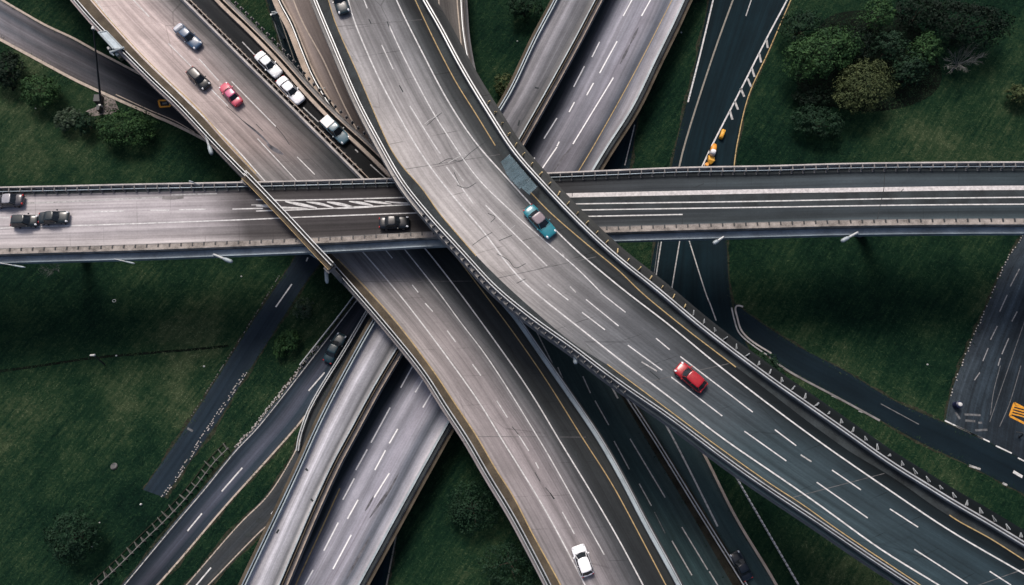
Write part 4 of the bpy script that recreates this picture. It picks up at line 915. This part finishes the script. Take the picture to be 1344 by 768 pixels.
# ------------------------------------------------------------------ lamps, signs and bits
def lamp_arm(label, p0, z0, p1, z1, r=.16, group='pale lamps and columns on bridge edges'):
    a, b_ = at(*p0, z0), at(*p1, z1); root = empty('bridge_lamp', tuple(a), 0, label, 'street lamp', group)
    a2, b2 = Vector((0, 0, 0)), b_ - a; m_ = a2.lerp(b2, .55)
    mb = MB(); mb.tube([a2, m_], r * .55, 8); mb.build('arm', M['steel'], root)
    mb = MB(); d = (b2 - a2); mb.tube([m_ - d * .04, m_ + d * .1, m_ + d * .35, b2], [r * .55, r * .9, r * .95, r * .55], 10); hd = mb.build('lamp_head', M['palebeam'], root, True)
    return root
lamp_arm('pale lamp arm reaching out below the level bridge over the right meadow', (1126, 305), 15.4, (1104, 317), 15.3, .3)
lamp_arm('pale lamp arm under the level bridge above the dark road', (950, 311), 15.4, (936, 320), 15.3, .3)
lamp_arm('pale lamp arm pointing down right below the level bridge at left', (280, 334), 15.4, (305, 344), 15.3, .3)
lamp_arm('thin pale arm below the level bridge near the left edge', (-2, 345), 15.4, (33, 351), 15.3, .13)
lamp_arm('thin pale arm sticking out below the level bridge above the left meadow', (150, 340), 15.4, (177, 346), 15.3, .13)
lamp_arm('pale vertical column shaped like a lamp arm beside the walkway end south of the level bridge', (425.5, 334), 11, (429.5, 372), 10.8, .3)  # pale columns under the decks, built with the lamp arm shape
lamp_arm('grey column shaped like a lamp arm hanging from the overpass edge above the top left road', (270, 178), 10.6, (278, 203), 10.5, .34)
lamp_arm('pale column shaped like a lamp arm below the curved flyover above the blue black road', (755, 454), 20, (755.5, 478), 19.8, .3)
lamp_arm('pale lamp arm under the lower edge of the curved flyover by the kerb', (903, 566), 20.2, (882, 559), 20.1, .3)
lamp_arm('pale lamp arm below the curved flyover over the bottom right grass', (1062, 676), 20.2, (1046, 674), 20.1, .26)
lamp_arm('thin pale arm standing up behind the level bridge at left', (262, 243), 16.2, (248, 237.5), 17, .12)
# Y shaped lamp by the walkway
a = at(426, 345, 10.6); yl = empty('double_lamp', tuple(a), 0, 'pale forked lamp beside the walkway end south of the level bridge', 'street lamp')
def rel(px, py, z): return at(px, py, z) - a
mb = MB(); mb.tube([(0, 0, 0), rel(412, 336, 11.5), rel(398, 327, 12.2)], [.14, .16, .2], 8); mb.build('arm', M['steel'], yl)
mb = MB(); mb.tube([rel(400, 329, 12.2), rel(394, 322, 12.4)], [.3, .12], 8); mb.tube([rel(397, 328, 12.2), rel(400, 322, 12.4)], [.25, .1], 8); mb.build('lamp_head', M['palebeam'], yl)
mb = MB(); mb.tube([rel(416, 335, 11.6), rel(423, 336, 11.4)], [.28, .18], 8); mb.build('lamp_head', M['steel'], yl)
# bracket under the wide bridge
a = at(545, 632, 2.6); bk = empty('drain_bracket', tuple(a), 0, 'grey blue bracket loop below the pale beam of the wide lower bridge', 'bracket')
def rel2(px, py, z): return at(px, py, z) - a
mb = MB(); mb.tube([(0, 0, 0), rel2(548, 645, 2.2), rel2(543, 657, 1.9), rel2(537, 655, 2.2)], .14, 8); mb.build('loop', M['bluesteel'], bk)
mb = MB(); mb.tube([rel2(541, 636, 2.6), rel2(542, 652, 2.1)], .2, 8); mb.build('strut', M['steel'], bk)
# leaning lamp mast beside the top left road
a = at(133, 141, 0); lm = empty('street_lamp', tuple(a), 0, 'thin dark raked lamp mast with white head across the top left road', 'street lamp')
tp = at(122.5, 38, 11) - a
mb = MB(); mb.tube([(0, 0, 0), tp * .5, tp], [.2, .14, .09], 8); mb.build('mast', M['darkmetal'], lm)
mb = MB(); mb.tube([tp + Vector((0, -.1, 0)), tp + Vector((0, .35, .05))], [.28, .22], 10); mb.build('lamp_head', M['stone'], lm)
mb = MB(); mb.box((-.35, 1.2, 0), 1.1, 1.2, 1.0); mb.build('cabinet', M['darkmetal'], lm)
mb = MB(); mb.box((.1, -.6, 0), .5, .9, 1.1); mb.build('cabinet', M['darkmetal'], lm)
mb = MB(); mb.box((.35, -.15, 0.5), .35, .25, .65); mb.build('label_plate', M['stone'], lm)
# small lamp in the left meadow
a = at(137, 478, 0); ml = empty('street_lamp', tuple(a), 0, 'short dark lamp post with white head alone in the left meadow', 'street lamp')
tp = at(122, 466, 4) - a
mb = MB(); mb.tube([(0, 0, 0), tp], [.13, .08], 8); mb.build('post', M['darkmetal'], ml)
mb = MB(); mb.tube([tp + Vector((-.4, -.05, 0)), tp + Vector((.3, 0, 0))], [.12, .17], 8); mb.build('lamp_head', M['stone'], ml)
# bollard lamp at the right edge
a = at(1254, 532, 0); bl = empty('bollard_lamp', tuple(a), 0, 'dark blue bollard with white cap at the corner of the right road', 'bollard')
mb = MB(); mb.tube([(0, 0, 0), (0, 0, 1.1), (0, 0, 1.2)], [.5, .48, .3], 14); mb.build('column', plain('navy_metal', (.012, .016, .05), .4, .4, .1, 2), bl)
mb = MB(); mb.tube([(0, 0, 1.2), (0, 0, 1.34), (0, 0, 1.4)], [.3, .28, .12], 14); mb.build('cap', M['stone'], bl)
a = at(1337, 574, 0); bp_ = empty('bent_post', tuple(a), 0, 'short black bent post on the right edge road below the orange box', 'post')
mb = MB(); mb.tube([(0, 0, 0), (0, .2, .9), (-.1, .5, 1.2)], .12, 8); mb.build('post', M['darkmetal'], bp_); mb = MB(); mb.tube([(-.1, .5, 1.2), (-1.0, .65, 1.25)], .08, 6); mb.build('arm', M['darkmetal'], bp_)
# road sign on the overpass side
zs = 11.5; a = at(149, 64, zs); sg = empty('road_sign', tuple(a), 0, 'large blue grey sign panel hung on the overpass edge at top left', 'sign')
q = [at(130, 43, zs + .5), at(150, 65, zs), at(161.5, 63.5, zs - .3), at(140.5, 41.5, zs + .2)]; q = [p - a for p in q]
mb = MB(); mb.loft([[p for p in q], [p + Vector((0, 0, .12)) for p in q]]); mb.build('panel', M['bluesteel'], sg)
mb = MB(); e = [p + Vector((0, 0, .14)) for p in q]
for i in range(4): mb.tube([e[i], e[(i + 1) % 4]], .1 if i else .17, 6)
mb.build('frame', M['palebeam'], sg)
mb = MB(); mb.tube([at(144.5, 69, zs) - a, at(152, 66.5, zs) - a, at(163, 62.5, zs) - a], [.22, .16, .16], 8); mb.tube([at(145, 69, zs) - a, at(149.5, 73, zs - .2) - a], [.18, .1], 8); mb.build('bracket', M['palebeam'], sg)
mb = MB(); mb.tube([at(142, 62.5, zs - .5) - a, at(144, 65, zs - .5) - a], .22, 8); mb.build('flood_lamp', M['stone'], sg)
mb = MB(); mb.tube([at(152.5, 70, zs - .5) - a, at(155, 73, zs - .6) - a], .25, 8); mb.build('flood_lamp', M['palebeam'], sg)
a = at(159, 75, 0); cb = empty('concrete_block', tuple(a), 0, 'olive grey concrete block below the hung sign panel', 'block')
mb = MB(); mb.box((0, 0, 0), 1.5, .95, .7, -.8, .92); mb.build('block', plain('mossy_concrete', (.12, .12, .09), .9, .1, .3, 2), cb); mb = MB(); mb.box((-.1, .1, .7), .4, .3, .12, -.8); mb.build('lifting_lug', M['conc'], cb)
# small gantry over the narrow top road
zg = 6.5; a = at(365, 18, zg) * 1; a.z = 0; gn = empty('sign_gantry', tuple(a), 0, 'small pale sign gantry spanning the narrow dark road at the top', 'gantry')
g0, g1 = at(356, 19.5, zg) - a, at(374.5, 16, zg) - a
mb = MB(); mb.tube([g0, g1], .13, 8); mb.tube([g0 + Vector((0, .45, 0)), g1 + Vector((0, .45, 0))], .08, 6)
for k in range(7): mb.tube([g0.lerp(g1, k / 6) + Vector((0, .45 * (k % 2), 0)), g0.lerp(g1, min(1, (k + 1) / 6)) + Vector((0, .45 * ((k + 1) % 2), 0))], .05, 5)
mb.build('truss', M['palebeam'], gn)
mb = MB(); mb.tube([g0 - Vector((0, 0, zg)), g0 + Vector((0, 0, .1))], .16, 8); mb.build('column', M['steel'], gn)
mb = MB(); mb.box(g0.lerp(g1, .62) + Vector((0, -.15, -.6)), 1.3, .12, 1.0, .1); mb.build('sign_panel', M['bluesteel'], gn)
# small lamp between ramp lane and brown ramp
lamp_arm('short white lamp arm between the ramp lane and the brown ramp', (427, 116), 7.5, (418, 117), 7.6, .2)
# translucent panes standing in for a blue grey blur over the flyover rail
scr = empty('smear_panes', tuple(at(680, 232, ZA)), 0, 'translucent blue grey panes standing in for a blur over the right rail of the curved flyover', 'blur stand-in')
o0 = Vector(scr.location)
outl = [(669, 203), (678, 213.5), (687, 224), (696, 234.5), (705, 245)]; inl = [(656.5, 213), (663, 226), (671, 239), (681, 250), (692, 259)]
for i in range(4):
    k_ = (.96, 1.0, .93, .8)[i]; q = [at(*outl[i], ZA + 1.0) - o0, at(*outl[i + 1], ZA + 1.0) - o0]; q += [q[1].lerp(at(*inl[i + 1], ZA + 2.6) - o0, k_), q[0].lerp(at(*inl[i], ZA + 2.6) - o0, k_)]
    cen = sum(q, Vector()) / 4; q = [cen + (p - cen) * .985 for p in q]
    mb = MB(); mb.loft([q, [p + Vector((0, 0, .06)) for p in q]]); mb.build('smear_pane', M['smear'], scr)
for i in range(5):
    mb = MB(); mb.tube([at(*outl[i], ZA + 1.0) - o0, (at(*outl[i], ZA + 1.0) - o0).lerp(at(*inl[i], ZA + 2.6) - o0, .3)], .035, 6); mb.tube([at(*outl[i], ZA + .5) - o0, at(*outl[i], ZA + 1.0) - o0], .06, 6); mb.build('smear_rib', M['bluesteel'], scr)
# works machine and barrier by the dark road
a = at(933, 205, 0); lo = empty('works_loader', (a.x, a.y, .045), math.atan2((at(937, 192) - at(929, 220)).y, (at(937, 192) - at(929, 220)).x), 'small orange works loader with white cab standing on the dark road shoulder', 'loader')
mb = MB(); mb.loft(smooth_loft([(.35, .38, .45, 1.1), (.6, .48, .4, 1.3), (1.2, .46, .4, 1.25), (1.7, .3, .5, 1.05)], 14, 2.6)); mb.build('engine_cover', M['orange'], lo, True)
mb = MB(); mb.loft(smooth_loft([(-.45, .32, .8, 1.7), (-.3, .42, .7, 1.95), (.15, .42, .7, 2.0), (.35, .34, .75, 1.8)], 14, 4)); mb.build('cab', M['whitepaint'], lo, True)
mb = MB(); mb.loft([[(-.45, -.5, .35), (-.45, .5, .35), (-.45, .5, .9), (-.45, -.5, .9)], [(-1.1, -.62, .2), (-1.1, .3, .2), (-1.15, .3, 1.0), (-1.15, -.62, 1.0)], [(-1.6, -.3, .1), (-1.6, .1, .1), (-1.6, .1, .6), (-1.6, -.3, .6)]]); mb.build('bucket', M['amber'], lo)
for sx in (-.2, 1.1):
    for sy in (-.5, .5): mb = MB(); mb.tube([(sx, sy * .7, .3), (sx, sy * 1.1, .3)], .3, 14); mb.build('wheel', M['tyre'], lo)
a = at(926, 219, 0); dr = empty('traffic_drum', (a.x, a.y, .045), 0, 'round orange traffic drum at the level bridge edge beside the loader', 'traffic drum')
mb = MB(); mb.tube([(0, 0, .08), (0, 0, .6), (0, 0, 1.0)], [.36, .33, .28], 16); mb.build('drum', M['orange'], dr); mb = MB(); mb.tube([(0, 0, 0), (0, 0, .08)], .45, 16); mb.build('base', M['tyre'], dr); mb = MB(); mb.tube([(0, 0, .5), (0, 0, .7)], .345, 16); mb.build('stripe', M['whitepaint'], dr)
a = at(947, 178, 0); rz = math.atan2((at(949, 172) - at(944.5, 184)).y, (at(949, 172) - at(944.5, 184)).x)
wbq = empty('water_barrier', (a.x, a.y, .045), rz, 'rounded yellow plastic barrier block on the shoulder behind the orange loader', 'barrier')
mb = MB(); mb.loft(smooth_loft([(-.78, .22, .05, .6), (-.7, .3, 0, .8), (.7, .3, 0, .8), (.78, .22, .05, .6)], 14, 5)); mb.build('barrier_body', M['amber'], wbq, True)
for x in (-.45, .45): mb = MB(); mb.tube([(x, 0, .78), (x, 0, .86)], .1, 10); mb.build('filler_cap', M['orange'], wbq)
# round things lying in the meadows
a = at(150, 395, 0); rg = MB(); 
rg.tube([(a.x + .26 * math.cos(t), a.y + .2 * math.sin(t), .06) for t in np.linspace(0, 2 * math.pi, 17)], .04, 6); tag(rg.build('white_ring', M['stone']), 'small white ring lying in the left meadow', 'ring')
a = at(150, 612, 0); mh = MB(); mh.tube([(a.x, a.y, 0), (a.x, a.y, .12), (a.x, a.y + .02, .16)], [.5, .5, .42], 18); tag(mh.build('drain_cover', M['darkmetal']), 'round dark drain cover in the grass left of the road stub', 'drain cover')
def stone(px, py, r, label):
    a = at(px, py, 0); mb = MB(); rings = []
    for zz, k in ((0, .8), (.35, 1.0), (.8, .75), (1.0, .3)):
        rings.append([(a.x + r * .7 * k * math.cos(t) * random.uniform(.85, 1.15), a.y + r * .7 * k * math.sin(t) * random.uniform(.7, 1.0), r * zz) for t in np.linspace(0, 2 * math.pi, 10)[:-1]])
    mb.loft(rings); tag(mb.build('white_stone', M['stone'], None, True), label, 'stone', 'white stones in the grass')
for s_ in [(185.5, 662, .28, 'white stone just below the end of the closed road stub'), (121.5, 717, .22, 'white stone at the foot of the dark tree at bottom left'), (131, 686, .16, 'small white stone above the dark tree at bottom left'),
           (47, 142.5, .16, 'tiny white stone beside the bright green shrub at upper left'), (153, 467, .2, 'white stone on the thin dark strip near the meadow lamp'), (679, 54.5, .2, 'white stone on the dark grass above centre between two ramps'),
           (894, 43, .22, 'white stone on the grass wedge left of the dark road'), (1217, 478.5, .2, 'white stone in the middle of the right meadow'), (317, 363, .2, 'white stone under the level bridge beside the road stub'), (268, 481, .22, 'white stone near the upper left side of the road stub'), (949, 447, .25, 'white stone on the asphalt beside the kerb nose')]: stone(*s_)

# ------------------------------------------------------------------ trees
def crown_mesh(name, c, rx, ry, rz, rot, n, leaf, mat, parent, clumps=34, squash=1.0):
    """leaf-sized faces in clumps spread over an uneven crown"""
    lob = 7; lu = rng.normal(size=(lob, 3)); lu[:, 2] = np.abs(lu[:, 2]); lu /= np.linalg.norm(lu, axis=1)[:, None]; ls = rng.uniform(-.30, .16, lob)
    K = clumps; u = rng.normal(size=(K, 3)); u[:, 2] = np.abs(u[:, 2]) * 1.0 - .2; u /= np.linalg.norm(u, axis=1)[:, None]
    bul = 1 + (np.exp(-6 * (1 - u @ lu.T)) * ls[None]).sum(1)
    rad = rng.uniform(.68, 1.02, K)[:, None] * bul[:, None]; cc = u * rad
    cr = rng.uniform(.09, .19, K)
    wts = cr ** 2; wts /= wts.sum(); idx = rng.choice(K, n, p=wts)
    d = rng.normal(size=(n, 3)); d /= np.linalg.norm(d, axis=1)[:, None]; d[:, 2] = np.where(d[:, 2] < -.3, -d[:, 2], d[:, 2])
    P = cc[idx] + d * (cr[idx] * rng.uniform(.5, 1.0, n) ** .5)[:, None]
    ncore = n // 5                                   # inner leaves that close most of the gaps
    cu = rng.normal(size=(ncore, 3)); cu[:, 2] = np.abs(cu[:, 2]); cu /= np.linalg.norm(cu, axis=1)[:, None]
    P[:ncore] = cu * rng.uniform(.45, .74, ncore)[:, None]; d[:ncore] = cu
    nrm = d + .8 * P + rng.normal(size=(n, 3)) * .45; nrm /= np.linalg.norm(nrm, axis=1)[:, None]
    P = P * np.array((rx, ry, rz)); ca, sa = math.cos(rot), math.sin(rot)
    P = np.stack([P[:, 0] * ca - P[:, 1] * sa, P[:, 0] * sa + P[:, 1] * ca, P[:, 2]], 1)
    a = np.cross(nrm, rng.normal(size=(n, 3))); a /= np.linalg.norm(a, axis=1)[:, None]; b_ = np.cross(nrm, a)
    s_ = leaf * rng.uniform(.6, 1.5, n)[:, None]
    V = np.stack([P - a * s_, P + b_ * s_ * .6, P + a * s_, P - b_ * s_ * .6], 1).reshape(-1, 3)
    me = bpy.data.meshes.new(name); me.vertices.add(4 * n); me.vertices.foreach_set('co', V.astype(np.float32).ravel())
    me.loops.add(4 * n); me.loops.foreach_set('vertex_index', np.arange(4 * n, dtype=np.int32)); me.polygons.add(n)
    me.polygons.foreach_set('loop_start', np.arange(0, 4 * n, 4, dtype=np.int32)); me.polygons.foreach_set('loop_total', np.full(n, 4, np.int32))
    me.update(calc_edges=True); me.materials.append(mat)
    o = bpy.data.objects.new(name, me); COL.objects.link(o); o.parent = parent; o.location = c; return o
def tree(name, label, px, py, wpx, hpx, mat, rot=0.0, height=5.0, leaf=.16, dens=1.0, cat='tree', group='trees and shrubs', clumps=34):
    zc = height * .55; sc_ = (at(px + 1, py, zc) - at(px, py, zc)).length
    rx, ry = wpx / 2 * sc_ * 1.08, hpx / 2 * sc_ * 1.08; rz = height * .45
    p = at(px, py, zc); root = empty(name, (p.x, p.y, 0), 0, label, cat, group)
    n = int(dens * 150 * rx * ry / (leaf / .16) ** 2) + 700; clumps = int(40 + rx * ry * 9)
    crown_mesh('crown', (0, 0, zc), rx, ry, rz, rot, n, leaf, M[mat], root, clumps)
    mb = MB(); mb.tube([(0, 0, -.1), (.05, .03, zc * .5), (0, .05, zc * 1.1)], [.05 * height, .035 * height, .015 * height], 8)
    for k in range(6):
        t = 2 * math.pi * k / 6 + random.random(); mb.tube([(0, .03, zc * .45), (rx * .35 * math.cos(t), ry * .35 * math.sin(t), zc * .85), (rx * .65 * math.cos(t), ry * .65 * math.sin(t), zc * 1.1)], [.022 * height, .014 * height, .004 * height], 5)
    mb.build('trunk', M['wood'], root)
    return root
tree('broadleaf_tree', 'largest bright green oval tree in the grove at upper right', 1080, 68, 104, 64, 'leaf_green', .42, 7, .17, 1.3)
tree('broadleaf_tree', 'yellowish olive tree in front of the grove at upper right', 1135, 112, 86, 66, 'leaf_olive', .5, 6.5, .15, 1.2)
tree('broadleaf_tree', 'small light green tree at the top of the grove', 1151, 20, 46, 42, 'leaf_green', .3, 6, .15)
tree('broadleaf_tree', 'dark tree at the grove corner nearest the road', 1050, 36, 58, 42, 'leaf_dark', .3, 5.5, .15)
tree('broadleaf_tree', 'mid green tree on the right side of the grove beside the bare tree', 1211, 64, 48, 46, 'leaf_green', .8, 5.5, .15, .9)
tree('broadleaf_tree', 'dark green tree between the olive tree and the bare tree', 1192, 92, 46, 42, 'leaf_dark', .2, 5, .15)
tree('broadleaf_tree', 'dark tree half hidden between the three brightest grove trees', 1168, 62, 46, 42, 'leaf_dark', .2, 5, .15)
tree('round_shrub', 'dark rounded shrub at the lower left end of the grove', 1073, 162, 62, 44, 'leaf_dark', -.2, 3.6, .14, 1.2, 'shrub')
tree('conifer_tree', 'huge nearly black tree at the top right corner', 1268, 30, 108, 66, 'leaf_black', -.15, 7.5, .17, 1.3)
tree('conifer_tree', 'nearly black tree between light green tree and huge dark tree', 1205, 18, 62, 48, 'leaf_black', .1, 5.5, .16)
tree('conifer_tree', 'black crown in the middle of the grove gap above the olive tree', 1120, 62, 60, 50, 'leaf_black', .1, 4.5, .16)
tree('round_shrub', 'dark low shrub left below the olive tree', 1065, 128, 52, 36, 'leaf_black', .1, 2.5, .14, 1, 'shrub')
tree('round_shrub', 'olive shrub cut by the right edge', 1339, 124, 34, 30, 'leaf_olive', 0, 3, .14, 1, 'shrub')
tree('round_shrub', 'bright green round shrub on the left meadow below the top left road', 53, 121, 54, 47, 'leaf_green', -.2, 4, .14, 1.2, 'shrub')
tree('round_shrub', 'very dark shrub at the left edge above the level bridge', 8, 95, 44, 56, 'leaf_black', 0, 4, .15, 1, 'shrub')
tree('round_shrub', 'small grey green shrub right of the bright round one', 88, 157, 34, 32, 'leaf_grey', 0, 2.6, .12, 1.1, 'shrub')
tree('round_shrub', 'narrow dark green shrub between grey green shrub and big bush', 113, 162, 26, 34, 'leaf_dark', 0, 3, .13, 1, 'shrub')
tree('round_shrub', 'big lobed green bush beside the gravel patch and lamp mast', 166, 169, 82, 54, 'leaf_green', .1, 4, .14, 1.2, 'shrub', clumps=44)
tree('round_shrub', 'small bright green shrub between the road stub and grey road', 382, 448, 26, 32, 'leaf_green', 0, 2.6, .13, 1.1, 'shrub')
tree('round_shrub', 'tiny green shrub touching the left side of the stub-side shrub', 366, 455, 16, 32, 'leaf_green', .2, 2.0, .13, .8, 'shrub')
tree('round_shrub', 'sparse grey shrub above the small bright shrub by the road stub', 398, 404, 30, 28, 'leaf_grey', 0, 1.6, .1, .25, 'shrub')
tree('broadleaf_tree', 'dark green tree alone in the bottom left meadow', 95, 704, 72, 62, 'leaf_dark', 0, 5, .15, 1.1)
tree('broadleaf_tree', 'dark tree on the grass between the two lower bridges at bottom centre', 620, 668, 74, 68, 'leaf_dark', .2, 4, .14, .7)
tree('broadleaf_tree', 'dark tree at the bottom edge left of the pale overpass', 668, 740, 72, 58, 'leaf_dark', -.2, 4, .14, .7)
tree('broadleaf_tree', 'green tree cut by the top edge right of the curved flyover', 688, 8, 44, 40, 'leaf_dark', 0, 4.5, .15, 1.1)
tree('round_shrub', 'small olive shrub beside the pale ramp and the flyover', 661, 112, 30, 30, 'leaf_olive', 0, 3, .13, .8, 'shrub')
tree('round_shrub', 'dark ragged shrub between the flyover rail and the link road', 1003, 480, 50, 34, 'leaf_dark', -.5, 2.5, .13, .8, 'shrub')

def bare_tree(name, label, px, py, wpx, hpx, height, mat, n=9, up=.5, cat='bare tree'):
    zc = height * .7; p = at(px, py, zc); s_ = (at(px + 1, py, zc) - at(px, py, zc)).length
    root = empty(name, (p.x, p.y, 0), 0, label, cat, 'trees and shrubs')
    mb = MB(); mb.tube([(0, 0, -.1), (.05, 0, height * .25), (0, .05, height * .5)], [.03 * height, .025 * height, .018 * height], 8); mb.build('trunk', M[mat], root)
    mb = MB()
    for k in range(n):
        t = 2 * math.pi * k / n + random.uniform(-.3, .3); R_ = random.uniform(.6, 1.0)
        e = Vector((wpx / 2 * s_ * math.cos(t) * R_, hpx / 2 * s_ * math.sin(t) * R_ + (.25 * wpx * s_ * .5 * math.cos(t)), height * random.uniform(.75, 1.0))); st = Vector((0, 0, height * random.uniform(.25, .5)))
        m_ = st.lerp(e, .5) + Vector((random.uniform(-.3, .3), random.uniform(-.3, .3), .3)); mb.tube([st, m_, e], [.007 * height, .005 * height, .002 * height], 5)
        for q in range(9):
            b0 = st.lerp(e, random.uniform(.3, .9)); dd = (e - st).normalized(); sd_ = Vector((-dd.y, dd.x, .2)) * random.choice((-1, 1))
            b1 = b0 + (dd * .7 + sd_ * .6) * random.uniform(.5, 1.3); mb.tube([b0, b0.lerp(b1, .5) + Vector((0, 0, .05)), b1], [.0038 * height, .0028 * height, .0012 * height], 4)
    mb.build('branch', M[mat], root); return root
bare_tree('bare_tree', 'leafless grey tree on the grass right of the grove', 1263, 79, 72, 50, 4.5, 'deadwood', 26)
bare_tree('bare_shrub', 'leafless thin shrub just below the level bridge at left', 68, 352, 34, 30, 2.4, 'deadwood', 10, cat='bare shrub')

# ------------------------------------------------------------------ grass blades over the open ground
def in_poly(P, poly):
    x, y = P[:, 0], P[:, 1]; ins = np.zeros(len(P), bool); j = len(poly) - 1
    for i in range(len(poly)):
        xi, yi = poly[i]; xj, yj = poly[j]
        c = ((yi > y) != (yj > y)); 
        with np.errstate(divide='ignore', invalid='ignore'): c &= x < (xj - xi) * (y - yi) / (yj - yi) + xi
        ins ^= c; j = i
    return ins
NB = 260000
c0, c1, c2, c3 = [at(*p) for p in ((-40, -40), (1384, -40), (1384, 808), (-40, 808))]
u, v_ = rng.random(NB), rng.random(NB)
lo_, hi_ = np.array((min(c0.x, c3.x), min(c2.y, c3.y))), np.array((max(c1.x, c2.x), max(c0.y, c1.y)))
P = lo_ + np.stack([u, v_], 1) * (hi_ - lo_)
keep = np.ones(NB, bool)
for poly in GROUND_POLYS:
    keep &= ~in_poly(P, poly)
P = P[keep]; n = len(P)
th = rng.uniform(0, 2 * math.pi, n); ln = rng.uniform(.2, .6, n); hgt = rng.uniform(.05, .2, n); wd = rng.uniform(.03, .075, n)
dx, dy = np.cos(th), np.sin(th)
V = np.stack([np.stack([P[:, 0] - dy * wd, P[:, 1] + dx * wd, np.zeros(n)], 1), np.stack([P[:, 0] + dy * wd, P[:, 1] - dx * wd, np.zeros(n)], 1), np.stack([P[:, 0] + dx * ln, P[:, 1] + dy * ln, hgt], 1)], 1).reshape(-1, 3)
me = bpy.data.meshes.new('grass'); me.vertices.add(3 * n); me.vertices.foreach_set('co', V.astype(np.float32).ravel())
me.loops.add(3 * n); me.loops.foreach_set('vertex_index', np.arange(3 * n, dtype=np.int32)); me.polygons.add(n)
me.polygons.foreach_set('loop_start', np.arange(0, 3 * n, 3, dtype=np.int32)); me.polygons.foreach_set('loop_total', np.full(n, 3, np.int32))
me.update(calc_edges=True); me.materials.append(M['blades'])
go = bpy.data.objects.new('grass', me); COL.objects.link(go); tag(go, 'short dark green grass with straw coloured tufts', 'grass', kind='stuff')
